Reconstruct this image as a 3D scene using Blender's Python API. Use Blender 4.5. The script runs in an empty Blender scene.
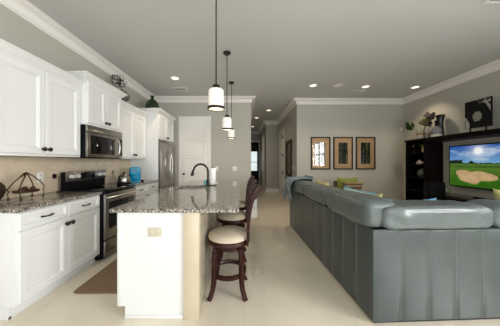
import bpy, bmesh, math, random
from mathutils import Vector, Matrix
from math import sin, cos, pi, radians as R

SC = bpy.context.scene
COL = SC.collection
# ------------------------------------------------------------------ camera, world, light, exposure
cam = bpy.data.objects.new('camera', bpy.data.cameras.new('camera'))
COL.objects.link(cam)
cam.location = (0, 0, 1.30)
cam.rotation_euler = (R(90), 0, 0)
cam.data.sensor_width = 36
cam.data.lens = 14.4
cam.data.shift_x = 0.012
cam.data.shift_y = -0.002
cam.data.clip_start = 0.05
SC.camera = cam
SC.view_settings.view_transform = 'Standard'
SC.view_settings.look = 'None'
SC.view_settings.gamma = 1
SC.view_settings.use_curve_mapping = False
SC.view_settings.exposure = 0.24
SC.cycles.use_denoising = True
SC.cycles.max_bounces = 10
SC.cycles.diffuse_bounces = 6
SC.cycles.sample_clamp_indirect = 6

w = bpy.data.worlds.new('daylight'); SC.world = w; w.use_nodes = True
w.node_tree.nodes['Background'].inputs[0].default_value = (0.80, 0.90, 1.0, 1)
w.node_tree.nodes['Background'].inputs[1].default_value = 1.2

def area(name, loc, rot, sx, sy, watts, col):
    l = bpy.data.lights.new(name, 'AREA'); l.shape = 'RECTANGLE'; l.size = sx; l.size_y = sy
    l.energy = watts; l.color = col
    o = bpy.data.objects.new(name, l); COL.objects.link(o); o.location = loc; o.rotation_euler = rot
    return o
DAY = (0.985, 0.985, 1.0)
area('daylight_rear', (0.95, -3.22, 1.27), (R(102), 0, 0), 6.2, 2.4, 98, DAY)          # faces +Y, glass doors behind the camera
area('daylight_side', (4.72, -1.25, 1.75), (0, R(90), 0), 1.5, 2.6, 270, DAY)            # faces -X, side window
CAN_W = 27.0
CAN_COL = (1.0, 0.80, 0.58)

# ------------------------------------------------------------------ materials
def mat(name, col, rough=0.5, metal=0.0, spec=0.5, coat=0.0, var=0.0, vscale=8.0, bump=0.0, bscale=60.0, sheen=0.0, col2=None, stretch=None, emit=None, trans=0.0, ior=1.45):
    m = bpy.data.materials.new(name); m.use_nodes = True
    nt = m.node_tree; N = nt.nodes; L = nt.links
    b = N['Principled BSDF']
    b.inputs['Base Color'].default_value = (*col, 1)
    b.inputs['Roughness'].default_value = rough
    b.inputs['Metallic'].default_value = metal
    b.inputs['Specular IOR Level'].default_value = spec
    b.inputs['IOR'].default_value = ior
    if coat: b.inputs['Coat Weight'].default_value = coat; b.inputs['Coat Roughness'].default_value = 0.08
    if sheen: b.inputs['Sheen Weight'].default_value = sheen
    if trans: b.inputs['Transmission Weight'].default_value = trans
    if emit: b.inputs['Emission Color'].default_value = (*emit[0], 1); b.inputs['Emission Strength'].default_value = emit[1]
    tc = N.new('ShaderNodeTexCoord'); mp = N.new('ShaderNodeMapping'); L.new(tc.outputs['Object'], mp.inputs[0])
    if stretch: mp.inputs['Scale'].default_value = stretch
    nz = N.new('ShaderNodeTexNoise'); nz.inputs['Scale'].default_value = vscale; nz.inputs['Detail'].default_value = 5
    L.new(mp.outputs[0], nz.inputs['Vector'])
    if var or col2:
        cr = N.new('ShaderNodeValToRGB')
        c2 = col2 or tuple(max(0, c * (1 - var)) for c in col)
        cr.color_ramp.elements[0].position = 0.35; cr.color_ramp.elements[0].color = (*c2, 1)
        cr.color_ramp.elements[1].position = 0.65; cr.color_ramp.elements[1].color = (*col, 1)
        L.new(nz.outputs['Fac'], cr.inputs[0]); L.new(cr.outputs[0], b.inputs['Base Color'])
    if bump:
        n2 = N.new('ShaderNodeTexNoise'); n2.inputs['Scale'].default_value = bscale; n2.inputs['Detail'].default_value = 4
        L.new(mp.outputs[0], n2.inputs['Vector'])
        bp = N.new('ShaderNodeBump'); bp.inputs['Strength'].default_value = bump; bp.inputs['Distance'].default_value = 0.01
        L.new(n2.outputs['Fac'], bp.inputs['Height']); L.new(bp.outputs[0], b.inputs['Normal'])
    return m

def tile_mat(name, c1, c2, grout, w, h, gw, rough, grout_mix=1.0, axes='XY', offset=0.0, spec=0.5, vein=0.12, vs=3.0):
    m = bpy.data.materials.new(name); m.use_nodes = True
    nt = m.node_tree; N = nt.nodes; L = nt.links; b = N['Principled BSDF']
    tc = N.new('ShaderNodeTexCoord'); sp = N.new('ShaderNodeSeparateXYZ'); cb = N.new('ShaderNodeCombineXYZ')
    L.new(tc.outputs['Object'], sp.inputs[0])
    L.new(sp.outputs[axes[0]], cb.inputs[0]); L.new(sp.outputs[axes[1]], cb.inputs[1])
    br = N.new('ShaderNodeTexBrick'); L.new(cb.outputs[0], br.inputs['Vector'])
    br.inputs['Scale'].default_value = 1; br.inputs['Brick Width'].default_value = w; br.inputs['Row Height'].default_value = h
    br.inputs['Mortar Size'].default_value = gw; br.inputs['Mortar Smooth'].default_value = 0.1; br.offset = offset
    br.inputs['Color1'].default_value = (*c1, 1); br.inputs['Color2'].default_value = (*c2, 1); br.inputs['Mortar'].default_value = (*grout, 1)
    nz = N.new('ShaderNodeTexNoise'); nz.inputs['Scale'].default_value = vs; nz.inputs['Detail'].default_value = 8; nz.inputs['Distortion'].default_value = 0.8
    L.new(tc.outputs['Object'], nz.inputs['Vector'])
    cr = N.new('ShaderNodeValToRGB'); cr.color_ramp.elements[0].position = .35; cr.color_ramp.elements[1].position = .65
    cr.color_ramp.elements[0].color = (1 - vein, 1 - vein * 1.1, 1 - vein * 1.3, 1); cr.color_ramp.elements[1].color = (1, 1, 1, 1)
    L.new(nz.outputs['Fac'], cr.inputs[0])
    mx = N.new('ShaderNodeMix'); mx.data_type = 'RGBA'; mx.blend_type = 'MULTIPLY'; mx.inputs[0].default_value = 1
    L.new(br.outputs['Color'], mx.inputs[6]); L.new(cr.outputs[0], mx.inputs[7]); L.new(mx.outputs[2], b.inputs['Base Color'])
    b.inputs['Roughness'].default_value = rough; b.inputs['Specular IOR Level'].default_value = spec
    bp = N.new('ShaderNodeBump'); bp.inputs['Strength'].default_value = 0.25; bp.inputs['Distance'].default_value = 0.002; bp.invert = True
    L.new(br.outputs['Fac'], bp.inputs['Height']); L.new(bp.outputs[0], b.inputs['Normal'])
    return m

def granite_mat(name):
    m = bpy.data.materials.new(name); m.use_nodes = True
    nt = m.node_tree; N = nt.nodes; L = nt.links; b = N['Principled BSDF']
    tc = N.new('ShaderNodeTexCoord')
    v = N.new('ShaderNodeTexVoronoi'); v.inputs['Scale'].default_value = 105; L.new(tc.outputs['Object'], v.inputs['Vector'])
    n = N.new('ShaderNodeTexNoise'); n.inputs['Scale'].default_value = 70; n.inputs['Detail'].default_value = 6; n.inputs['Roughness'].default_value = .7
    L.new(tc.outputs['Object'], n.inputs['Vector'])
    sp = N.new('ShaderNodeSeparateColor'); L.new(v.outputs['Color'], sp.inputs[0])
    ad = N.new('ShaderNodeMath'); ad.operation = 'ADD'; L.new(sp.outputs[0], ad.inputs[0])
    ml = N.new('ShaderNodeMath'); ml.operation = 'MULTIPLY'; ml.inputs[1].default_value = 1.0; L.new(n.outputs['Fac'], ml.inputs[0]); L.new(ml.outputs[0], ad.inputs[1])
    dv = N.new('ShaderNodeMath'); dv.operation = 'DIVIDE'; dv.inputs[1].default_value = 2.0; L.new(ad.outputs[0], dv.inputs[0])
    cr = N.new('ShaderNodeValToRGB'); e = cr.color_ramp.elements
    e[0].position = 0.0; e[0].color = (0.012, 0.010, 0.009, 1)
    e[1].position = 1.0; e[1].color = (0.66, 0.64, 0.60, 1)
    for p, c in ((.32, (.012, .010, .010)), (.37, (.09, .075, .06)), (.44, (.22, .19, .15)), (.53, (.34, .31, .26)), (.60, (.12, .095, .07)), (.66, (.46, .43, .37))):
        k = e.new(p); k.color = (*c, 1)
    L.new(dv.outputs[0], cr.inputs[0]); L.new(cr.outputs[0], b.inputs['Base Color'])
    b.inputs['Roughness'].default_value = 0.07
    b.inputs['Specular IOR Level'].default_value = 0.65
    return m

def vcol_mat(name, rough=0.4, emit=0.0):
    m = bpy.data.materials.new(name); m.use_nodes = True
    N = m.node_tree.nodes; L = m.node_tree.links; b = N['Principled BSDF']
    a = N.new('ShaderNodeVertexColor'); a.layer_name = 'Col'
    if emit:
        b.inputs['Base Color'].default_value = (0.01, 0.01, 0.01, 1)
        L.new(a.outputs[0], b.inputs['Emission Color']); b.inputs['Emission Strength'].default_value = emit
    else: L.new(a.outputs[0], b.inputs['Base Color'])
    b.inputs['Roughness'].default_value = rough; b.inputs['Specular IOR Level'].default_value = .12
    return m

M = {}
M['wall'] = mat('sage_grey_paint', (0.45, 0.44, 0.385), 0.6, bump=.02, bscale=200)
M['ceil'] = mat('ceiling_paint', (0.585, 0.59, 0.58), 0.85)
M['white'] = mat('white_trim_paint', (0.82, 0.80, 0.76), 0.35)
M['cab'] = mat('white_cabinet_paint', (0.76, 0.77, 0.755), 0.30)
M['floor'] = tile_mat('polished_cream_tile', (0.82, 0.745, 0.61), (0.81, 0.735, 0.60), (0.72, 0.64, 0.51), 0.90, 0.90, 0.0022, 0.035, spec=.75, vein=.06, vs=2.2)
M['splash'] = tile_mat('beige_backsplash_tile', (0.68, 0.575, 0.43), (0.66, 0.555, 0.415), (0.60, 0.50, 0.375), 0.20, 0.10, 0.002, 0.35, axes='YZ', offset=.5, vein=.14, vs=6)
M['trav'] = mat('travertine_slab', (0.60, 0.52, 0.375), 0.25, var=.07, vscale=5)
M['travside'] = tile_mat('travertine_tile_side', (0.55, 0.49, 0.38), (0.48, 0.43, 0.33), (0.36, 0.31, 0.24), 0.30, 0.30, 0.003, 0.2, axes='YZ', vein=.25, vs=7)
M['granite'] = granite_mat('speckled_granite')
M['steel'] = mat('brushed_stainless', (0.33, 0.31, 0.28), 0.28, metal=1.0, var=.12, vscale=20, stretch=(1, 1, 12))
M['chrome'] = mat('polished_steel', (0.62, 0.60, 0.57), 0.15, metal=1.0)
M['sinksteel'] = mat('sink_steel', (0.60, 0.56, 0.52), 0.38, metal=1.0)
M['blackglass'] = mat('black_glass', (0.006, 0.006, 0.007), 0.06, spec=.35)
M['black'] = mat('black_enamel', (0.005, 0.005, 0.006), 0.45, spec=.12)
M['grey'] = mat('grey_plastic', (0.25, 0.25, 0.25), 0.4)
M['orb'] = mat('oil_rubbed_bronze', (0.035, 0.027, 0.022), 0.3, metal=.8)
M['iron'] = mat('bronze_iron_wire', (0.075, 0.045, 0.028), 0.4, metal=.7)
M['wood'] = mat('dark_cherry_wood', (0.042, 0.010, 0.006), 0.33, spec=.25, col2=(0.020, 0.005, 0.004), vscale=10, stretch=(6, 6, 1))
M['espresso'] = mat('espresso_wood', (0.007, 0.004, 0.0035), 0.4, spec=.12, col2=(0.005, 0.003, 0.003), vscale=10, stretch=(6, 6, 1))
M['cream'] = mat('cream_microfibre', (0.62, 0.53, 0.40), 0.75, var=.10, vscale=5, bump=.05)
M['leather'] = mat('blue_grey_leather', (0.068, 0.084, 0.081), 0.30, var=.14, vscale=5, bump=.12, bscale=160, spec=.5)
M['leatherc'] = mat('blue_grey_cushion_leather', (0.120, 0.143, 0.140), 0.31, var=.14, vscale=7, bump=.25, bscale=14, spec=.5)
M['rug'] = mat('brown_woven_mat', (0.30, 0.20, 0.12), 0.9, col2=(0.16, 0.10, 0.058), vscale=90, bump=.5, bscale=160)
M['shade'] = mat('opal_glass_shade', (0.75, 0.73, 0.68), 0.25, emit=((1.0, 0.95, 0.86), 0.25))
M['diff'] = mat('lit_diffuser', (0.75, 0.62, 0.42), 0.4, emit=((1.0, 0.80, 0.52), 0.25))
M['canlens'] = mat('lit_downlight_lens', (0.9, 0.85, 0.7), 0.4, emit=((1.0, 0.88, 0.66), 1.5))
M['blue'] = mat('turquoise_plastic', (0.0, 0.27, 0.47), 0.22)
M['teal'] = mat('teal_soap', (0.15, 0.50, 0.52), 0.2)
M['paper'] = mat('white_paper', (0.85, 0.85, 0.82), 0.9)
M['plate'] = mat('ivory_plastic', (0.58, 0.53, 0.42), 0.4)
M['whitepl'] = mat('white_plastic', (0.85, 0.85, 0.82), 0.4)
M['greenglass'] = mat('dark_green_glass', (0.012, 0.026, 0.006), 0.08, spec=.8)
M['wire'] = mat('black_wire', (0.02, 0.025, 0.022), 0.45)
M['leaf'] = mat('dark_green_leaf', (0.022, 0.060, 0.012), 0.4, var=.4, vscale=12)
M['leaf2'] = mat('fresh_green_leaf', (0.16, 0.30, 0.05), 0.4, var=.4, vscale=12)
M['artich'] = mat('olive_artichoke', (0.10, 0.085, 0.022), 0.5, var=.5, vscale=25)
M['purple'] = mat('dark_plum_petals', (0.030, 0.012, 0.014), 0.5)
M['cork'] = mat('light_cork', (0.42, 0.26, 0.13), 0.8, var=.3, vscale=40)
M['ceram'] = mat('white_ceramic', (0.60, 0.56, 0.48), 0.2)
M['amber'] = mat('amber_grain_fill', (0.33, 0.19, 0.07), 0.5, var=.5, vscale=70)
M['glass'] = mat('clear_glass', (0.9, 0.9, 0.9), 0.03, trans=1.0)
M['darkwood'] = mat('dark_brown_turned_wood', (0.050, 0.024, 0.014), 0.35, var=.4, vscale=14)
M['frame'] = mat('dark_frame_wood', (0.035, 0.020, 0.014), 0.45, spec=.3)
M['mat'] = mat('tan_picture_mat', (0.62, 0.40, 0.20), 0.8)
M['innermat'] = mat('light_inner_mat', (0.70, 0.50, 0.28), 0.8)
M['yellow'] = mat('yellow_green_fabric', (0.52, 0.50, 0.20), 0.8, var=.12, vscale=14, bump=.15)
M['green'] = mat('lime_fabric', (0.24, 0.27, 0.05), 0.8, var=.15, vscale=14, bump=.15)
M['throw'] = mat('grey_blue_knit', (0.30, 0.36, 0.38), 0.95, col2=(0.11, 0.145, 0.16), vscale=30, bump=.6, bscale=70)
M['brownfab'] = mat('brown_upholstery', (0.10, 0.07, 0.05), 0.8)
M['vc'] = vcol_mat('printed_colours', 0.7)
M['vcgloss'] = vcol_mat('glazed_print', 0.12)
M['screen'] = vcol_mat('lit_screen', 0.25, 0.72)
def thin_glass(name):
    m = bpy.data.materials.new(name); m.use_nodes = True; N = m.node_tree.nodes; L = m.node_tree.links
    N.remove(N['Principled BSDF']); out = N['Material Output']
    fr_ = N.new('ShaderNodeFresnel'); fr_.inputs[0].default_value = 1.5; tr = N.new('ShaderNodeBsdfTransparent'); gl_ = N.new('ShaderNodeBsdfGlossy'); gl_.inputs['Roughness'].default_value = .02
    mx = N.new('ShaderNodeMixShader'); L.new(fr_.outputs[0], mx.inputs[0]); L.new(tr.outputs[0], mx.inputs[1]); L.new(gl_.outputs[0], mx.inputs[2]); L.new(mx.outputs[0], out.inputs[0]); return m
M['windowglass'] = thin_glass('thin_picture_glass')
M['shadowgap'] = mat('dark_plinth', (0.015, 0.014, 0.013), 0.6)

# ------------------------------------------------------------------ mesh helper
class MB:
    def __init__(s): s.bm = bmesh.new()
    def box(s, x0, x1, y0, y1, z0, z1, bev=0.0, seg=2):
        t = bmesh.new(); bmesh.ops.create_cube(t, size=1)
        for v in t.verts: v.co = Vector((x0 + (v.co.x + .5) * (x1 - x0), y0 + (v.co.y + .5) * (y1 - y0), z0 + (v.co.z + .5) * (z1 - z0)))
        if bev: bmesh.ops.bevel(t, geom=list(t.edges), offset=bev, segments=seg, profile=.5, affect='EDGES')
        return s.add(t)
    def add(s, t, mtx=None):
        if mtx: t.transform(mtx)
        me = bpy.data.meshes.new('t'); t.to_mesh(me); t.free(); s.bm.from_mesh(me); bpy.data.meshes.remove(me); return s
    def faces(s, verts, faces):
        vs = [s.bm.verts.new(v) for v in verts]
        for f in faces:
            try: s.bm.faces.new([vs[i] for i in f])
            except ValueError: pass
        return vs
    def tube(s, pts, r, seg=10, cap=True, closed=False):
        pts = [Vector(p) for p in pts]; n = len(pts)
        rr = r if isinstance(r, (list, tuple)) else [r] * n
        rings = []; up = Vector((0, 0, 1)); prev = None
        for i, p in enumerate(pts):
            if closed: d = pts[(i + 1) % n] - pts[i - 1]
            else: d = (pts[min(i + 1, n - 1)] - pts[max(i - 1, 0)])
            d.normalize()
            a = prev - d * prev.dot(d) if prev is not None else d.cross(up if abs(d.z) < .95 else Vector((1, 0, 0)))
            if a.length < 1e-6: a = d.cross(Vector((0, 1, 0)))
            a.normalize(); prev = a; b = d.cross(a)
            rings.append([s.bm.verts.new(p + (a * cos(2 * pi * k / seg) + b * sin(2 * pi * k / seg)) * rr[i]) for k in range(seg)])
        m = n if closed else n - 1
        for i in range(m):
            A, B = rings[i], rings[(i + 1) % n]
            for k in range(seg): s.bm.faces.new((A[k], A[(k + 1) % seg], B[(k + 1) % seg], B[k]))
        if cap and not closed:
            s.bm.faces.new(rings[0][::-1]); s.bm.faces.new(rings[-1])
        return s
    def flat(s, pts, wv, tk, closed=False):
        """rectangular section swept along pts: wv = half width vector per whole path, tk = half thickness"""
        pts = [Vector(p) for p in pts]; n = len(pts); W = Vector(wv); rings = []
        for i, p in enumerate(pts):
            d = (pts[min(i + 1, n - 1)] - pts[max(i - 1, 0)]).normalized(); t = d.cross(W).normalized() * tk
            rings.append([s.bm.verts.new(p + W * a + t * b) for a, b in ((-1, -1), (1, -1), (1, 1), (-1, 1))])
        for i in range(n - 1):
            for k in range(4): s.bm.faces.new((rings[i][k], rings[i][(k + 1) % 4], rings[i + 1][(k + 1) % 4], rings[i + 1][k]))
        s.bm.faces.new(rings[0][::-1]); s.bm.faces.new(rings[-1]); return s
    def lathe(s, prof, c=(0, 0, 0), seg=24, axis='Z', sx=1, sy=1):
        c = Vector(c); rings = []
        def P(r, h, a):
            x, y = r * cos(a) * sx, r * sin(a) * sy
            return c + (Vector((x, y, h)) if axis == 'Z' else Vector((h, x, y)) if axis == 'X' else Vector((x, h, y)))
        for r, h in prof:
            rings.append([s.bm.verts.new(P(0, h, 0))] if r < 1e-6 else [s.bm.verts.new(P(r, h, 2 * pi * k / seg)) for k in range(seg)])
        for A, B in zip(rings, rings[1:]):
            for k in range(seg):
                k2 = (k + 1) % seg
                if len(A) == 1 and len(B) == 1: continue
                if len(A) == 1: s.bm.faces.new((A[0], B[k2], B[k]))
                elif len(B) == 1: s.bm.faces.new((A[k], A[k2], B[0]))
                else: s.bm.faces.new((A[k], A[k2], B[k2], B[k]))
        return s
    def prism(s, poly, z0, z1, mtx=None):
        t = bmesh.new(); n = len(poly)
        a = [t.verts.new((x, y, z0)) for x, y in poly]; b = [t.verts.new((x, y, z1)) for x, y in poly]
        t.faces.new(a[::-1]); t.faces.new(b)
        for i in range(n): t.faces.new((a[i], a[(i + 1) % n], b[(i + 1) % n], b[i]))
        return s.add(t, mtx)
    def xf(s, mtx): s.bm.transform(mtx); return s
    def build(s, name, m, parent=None, smooth=True, ang=35, **kw):
        bmesh.ops.recalc_face_normals(s.bm, faces=list(s.bm.faces))
        me = bpy.data.meshes.new(name); s.bm.to_mesh(me); s.bm.free()
        me.materials.append(m)
        if smooth:
            for p in me.polygons: p.use_smooth = True
            me.set_sharp_from_angle(angle=R(ang))
        o = bpy.data.objects.new(name, me); COL.objects.link(o)
        if parent: o.parent = parent
        tag(o, **kw); return o

def tag(o, label=None, cat=None, group=None, kind=None):
    if label: o['label'] = label
    if cat: o['category'] = cat
    if group: o['group'] = group
    if kind: o['kind'] = kind
    return o
def empty(name, loc, label, cat, group=None, rz=0):
    o = bpy.data.objects.new(name, None); COL.objects.link(o); o.location = loc; o.rotation_euler = (0, 0, rz)
    o.empty_display_size = .1
    return tag(o, label, cat, group)
def child(parent, name, m, fn, **kw):
    b = MB(); fn(b); return b.build(name, m, parent, **kw)
def dup(root, loc, label, group=None, rz=None):
    r = root.copy(); COL.objects.link(r); r.location = loc; r['label'] = label
    if rz is not None: r.rotation_euler = (0, 0, rz)
    if group: r['group'] = group
    for c in list(root.children):
        d = c.copy(); COL.objects.link(d); d.parent = r
        for g in list(c.children):
            h = g.copy(); COL.objects.link(h); h.parent = d
    return r
def S(name, mb, m, **kw): return mb.build(name, m, kind='structure', **kw)

def sweep(mb, path, prof, closed=False):
    """profile (d,z): d = distance to the right of the direction of travel"""
    n = len(path); P = [Vector((p[0], p[1], 0)) for p in path]; rings = []
    for i in range(n):
        def nrm(a, b): d = (b - a).normalized(); return Vector((d.y, -d.x, 0))
        if closed or 0 < i < n - 1:
            n1 = nrm(P[i - 1], P[i]); n2 = nrm(P[i], P[(i + 1) % n]); o = (n1 + n2); o = o / max(1e-6, (1 + n1.dot(n2)))
        elif i == 0: o = nrm(P[0], P[1])
        else: o = nrm(P[-2], P[-1])
        rings.append([mb.bm.verts.new(P[i] + o * d + Vector((0, 0, z))) for d, z in prof])
    k = len(prof)
    for i in range(n if closed else n - 1):
        A, B = rings[i], rings[(i + 1) % n]
        for j in range(k): mb.bm.faces.new((A[j], A[(j + 1) % k], B[(j + 1) % k], B[j]))
    if not closed: mb.bm.faces.new(rings[0]); mb.bm.faces.new(rings[-1][::-1])
    return mb

def panel(mb, x0, x1, z0, z1, y, t=.02, rail=.060, bead=.020, dep=.014, outer=.005):
    """framed, beaded recessed panel; front faces -Y at y, back at y+t"""
    loops = [(0, t), (0, outer), (outer, 0), (rail, 0), (rail + .004, dep * .5), (rail + bead * .6, dep * .35), (rail + bead, dep)]
    V = []
    for ins, d in loops:
        V.append([mb.bm.verts.new(c) for c in ((x0 + ins, y + d, z0 + ins), (x1 - ins, y + d, z0 + ins), (x1 - ins, y + d, z1 - ins), (x0 + ins, y + d, z1 - ins))])
    for A, B in zip(V, V[1:]):
        for k in range(4): mb.bm.faces.new((A[k], A[(k + 1) % 4], B[(k + 1) % 4], B[k]))
    mb.bm.faces.new(V[-1]); mb.bm.faces.new(V[0][::-1])
    return mb

# ------------------------------------------------------------------ room shell
H = 3.05; XL = -2.48; XR = 4.46; YK = 5.43; YL = 5.60; YR = -3.0
XH = 0.19
S('floor', MB().box(XL - .15, XR + .15, YR - .15, 11.75, -.1, 0), M['floor'], smooth=False)
S('ceiling', MB().box(XL - .15, XR + .15, YR - .15, 11.75, H, H + .1), M['ceil'], smooth=False)
S('wall_left', MB().box(XL - .12, XL, YR, YK, 0, H), M['wall'], smooth=False)
S('wall_kitchen', MB().box(XL - .12, XH, YK, YK + .12, 0, H), M['wall'], smooth=False)
S('wall_hall_left', MB().box(XH - .12, XH, YK + .12, 11.6, 0, H), M['wall'], smooth=False)
S('wall_hall_end', MB().box(XH, .95, 11.5, 11.62, 0, H), M['wall'], smooth=False)
S('wall_hall_right', MB().box(.95, 1.07, 8.6, 11.5, 0, H).box(1.07, 1.60, 8.6, 8.72, 0, H).box(1.48, 1.60, 5.6, 8.6, 0, H), M['wall'], smooth=False)
S('wall_living', MB().box(1.60, XR + .12, YL, YL + .12, 0, H), M['wall'], smooth=False)
# right wall with a window beside the camera
WY0, WY1, WZ0, WZ1 = -2.55, .05, 1.0, 2.5
S('wall_right', MB().box(XR, XR + .12, YR, WY0, 0, H).box(XR, XR + .12, WY1, YL, 0, H).box(XR, XR + .12, WY0, WY1, 0, WZ0).box(XR, XR + .12, WY0, WY1, WZ1, H), M['wall'], smooth=False)
# rear wall with wide glass doors behind the camera
S('wall_rear', MB().box(XL, -2.2, YR - .12, YR, 0, H).box(4.1, XR, YR - .12, YR, 0, H).box(-2.2, 4.1, YR - .12, YR, 2.5, H), M['wall'], smooth=False)
wf = MB()
for z in (WZ0 + .03, (WZ0 + WZ1) / 2, WZ1 - .03): wf.box(XR + .02, XR + .07, WY0, WY1, z - .03, z + .03)
for y in (WY0 + .03, WY0 + .88, WY1 - .88, WY1 - .03): wf.box(XR + .021, XR + .069, y - .025, y + .025, WZ0, WZ1)
S('window_1', wf, M['white'], smooth=False)
wr = MB()
for x in (-2.17, -1.12, -.07, .95, 1.98, 3.03, 4.07): wr.box(x - .03, x + .03, YR - .08, YR - .03, 0, 2.5)
wr.box(-2.2, 4.1, YR - .079, YR - .031, 0, .06).box(-2.2, 4.1, YR - .079, YR - .031, 2.42, 2.5)
S('window_2', wr, M['white'], smooth=False)

path = [(XL, YR), (XL, YK), (XH, YK), (XH, 11.5), (.95, 11.5), (.95, 8.6), (1.48, 8.6), (1.48, YL), (XR, YL), (XR, YR)]
crown = [(0, 0), (0, -.140), (.016, -.140), (.020, -.128), (.010, -.120), (.026, -.112), (.034, -.085), (.052, -.058), (.080, -.042), (.096, -.038), (.092, -.028), (.110, -.026), (.114, -.016), (.130, -.014), (.130, 0)]
S('trim_1', sweep(MB(), path, [(d, H + z - .0005) for d, z in crown], closed=True), M['white'])
base = [(0, 0.001), (.016, .001), (.016, .125), (.010, .145), (.006, .16), (0, .16)]
b = MB()
sweep(b, [(-.88, YK), (XH, YK), (XH, 11.5), (.28, 11.5)], base)
S('baseboard_kitchen', b, M['white'])
b = MB()
sweep(b, [(.95, 8.9), (.95, 8.6), (1.48, 8.6), (1.48, 8.36)], base)
S('baseboard_hall', b, M['white'])
S('baseboard_hall_near', sweep(MB(), [(1.48, 7.27), (1.48, YL), (3.7, YL)], base), M['white'])

# doors of the setting -------------------------------------------------
def door_frame(b, x0, x1, z1, cw=.085, t=.022):
    """casing round an opening lying in the plane y=0, facing -Y"""
    for a, c in ((x0 - cw, x0), (x1, x1 + cw)): b.box(a, c, -t, 0, 0, z1 + cw, .004)
    b.box(x0, x1, -t, 0, z1, z1 + cw, .004)
    b.box(x0 - cw - .008, x1 + cw + .008, -t - .01, 0, z1 + cw, z1 + cw + .02, .003)
def five_panel(b, x0, x1, z0, z1, y=0):
    n = 5; b.box(x0, x1, y, y + .03, z0, z1)
    h = (z1 - z0 - .24) / n
    for i in range(n): panel(b, x0 + .085, x1 - .085, z0 + .16 + i * h, z0 + .16 + (i + 1) * h - .055, y - .014, t=.014, rail=.004, bead=.026, dep=.0135)
d = MB(); door_frame(d, 0, .70, 2.43)
d1 = d.xf(Matrix.Translation((-1.685, YK - .0005, 0))).build('trim_2', M['white'], kind='structure')
d = MB(); five_panel(d, 0, .70, .005, 2.43)
do = d.build('door_1', M['white'], kind='structure'); do.location = (-1.685, YK - .034, 0)
child(do, 'door_knob', M['orb'], lambda b: (b.lathe([(0, -.07), (.018, -.068), (.028, -.055), (.026, -.042), (.010, -.035), (.010, -.012), (.026, -.010), (.026, 0), (0, 0)], (.07, -.002, 0.98), axis='Y')), label='dark bronze knob')
# hall doorway on right wall: casing and open white door with hinges
rotm = Matrix.Rotation(R(-90), 4, 'Z')     # faces -Y -> faces -X
d = MB(); door_frame(d, 0, .85, 2.47); d.xf(Matrix.Translation((1.4795, 8.25, 0)) @ rotm)
S('trim_3', d, M['white'])
d = MB(); five_panel(d, 0, .85, .005, 2.47)
do = d.build('door_2', M['white'], kind='structure'); do.location = (1.46, 8.25, 0); do.rotation_euler = (0, 0, R(-90))
for z in (.25, .90, 1.55, 2.22): child(do, 'hinge', M['orb'], lambda b, z=z: b.box(.835, .865, -.045, -.014, z - .06, z + .06, .004))
d = MB(); door_frame(d, 0, .85, 2.47); d.xf(Matrix.Translation((.9495, 10.2, 0)) @ rotm)
S('trim_4', d, M['white'])
d = MB(); five_panel(d, 0, .85, .005, 2.47)
do = d.build('door_3', M['white'], kind='structure'); do.location = (.93, 10.2, 0); do.rotation_euler = (0, 0, R(-90))
# end of the hall: dark glazed door
d = MB(); door_frame(d, .30, .84, 2.44, cw=.07); d.xf(Matrix.Translation((0, 11.4995, 0)))
S('trim_5', d, M['white'])
d = MB(); d.box(0, .54, 0, .04, 0.005, .80, .004).box(0, .54, 0, .04, 1.90, 2.43, .004).box(0, .09, 0, .04, .62, 1.95).box(.45, .54, 0, .04, .62, 1.95).box(.09, .45, .005, .03, 1.28, 1.31)
do = d.build('door_4', M['espresso'], kind='structure'); do.location = (.30, 11.455, 0)
child(do, 'glass_pane', mat('daylit_pane', (.5, .55, .55), .1, emit=((.75, .85, .85), .75)), lambda b: b.box(.09, .45, .012, .022, .80, 1.90), label='daylit glass pane')
# backsplash
S('trim_6', MB().box(XL, XL + .012, 1.645, 4.345, .9155, 1.355), M['splash'], smooth=False)

# ------------------------------------------------------------------ cabinets (left run). local x -> world +Y, local -y -> world +X
RZ = R(90)
def knob(b, x, z, y=0):
    b.lathe([(0, -.036), (.015, -.035), (.023, -.028), (.021, -.019), (.008, -.014), (.008, -.004), (.016, 0)], (x, y, z), seg=14, axis='Y')
def pull(b, x, z, y=0, w=.10):
    pts = [(x - w / 2, y, z), (x - w / 2 + .004, y - .020, z), (x - w / 4, y - .030, z), (x, y - .033, z), (x + w / 4, y - .030, z), (x + w / 2 - .004, y - .020, z), (x + w / 2, y, z)]
    b.tube(pts, [.009, .008, .006, .008, .006, .008, .009], 8)
CR = [(0, 0), (.006, 0), (.008, .012), (.022, .022), (.034, .042), (.052, .056), (.056, .066), (.070, .070), (.070, .088), (0, .088)]
XF = -1.885    # carcass front of base units; doors stand 2 cm proud
def base_cabinet(y0, w, label, group, end=False):
    e = empty('base_cabinet', (XF, y0, 0), label, 'cabinet', group, RZ)
    D = XF - XL - .001
    def body(b):
        b.box(0, w, 0, D, .10, .882, .001); b.box(.0, w, .06, D, 0.001, .10)
        if end: b.box(-.001, .02, .052, D, 0.001, .1)
        b.box(0, w, .052, .06, .001, .02)
    child(e, 'body', M['cab'], body)
    n = 2; g = .006; x = .018; ww = (w - .036 - g) / 2
    for i in range(n):
        a = x + i * (ww + g)
        dr = child(e, 'drawer_front', M['cab'], lambda b: panel(b, a, a + ww, .725, .868, -.021, rail=.030, bead=.010))
        child(dr, 'pull_handle', M['orb'], lambda b: pull(b, a + ww / 2, .797, -.020), label='dark bronze bow pull')
        dd = child(e, 'door', M['cab'], lambda b: panel(b, a, a + ww, .115, .712, -.021))
        kx = a + ww - .028 if i == 0 else a + .028
        child(dd, 'knob', M['orb'], lambda b: knob(b, kx, .655, -.020), label='dark bronze knob')
    return e
base_cabinet(1.645, .960, 'white two-door base cabinet with two drawers, nearest the camera left of the stove', None, True)
base_cabinet(3.375, .965, 'white base cabinet with drawers between stove and fridge', None)

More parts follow.
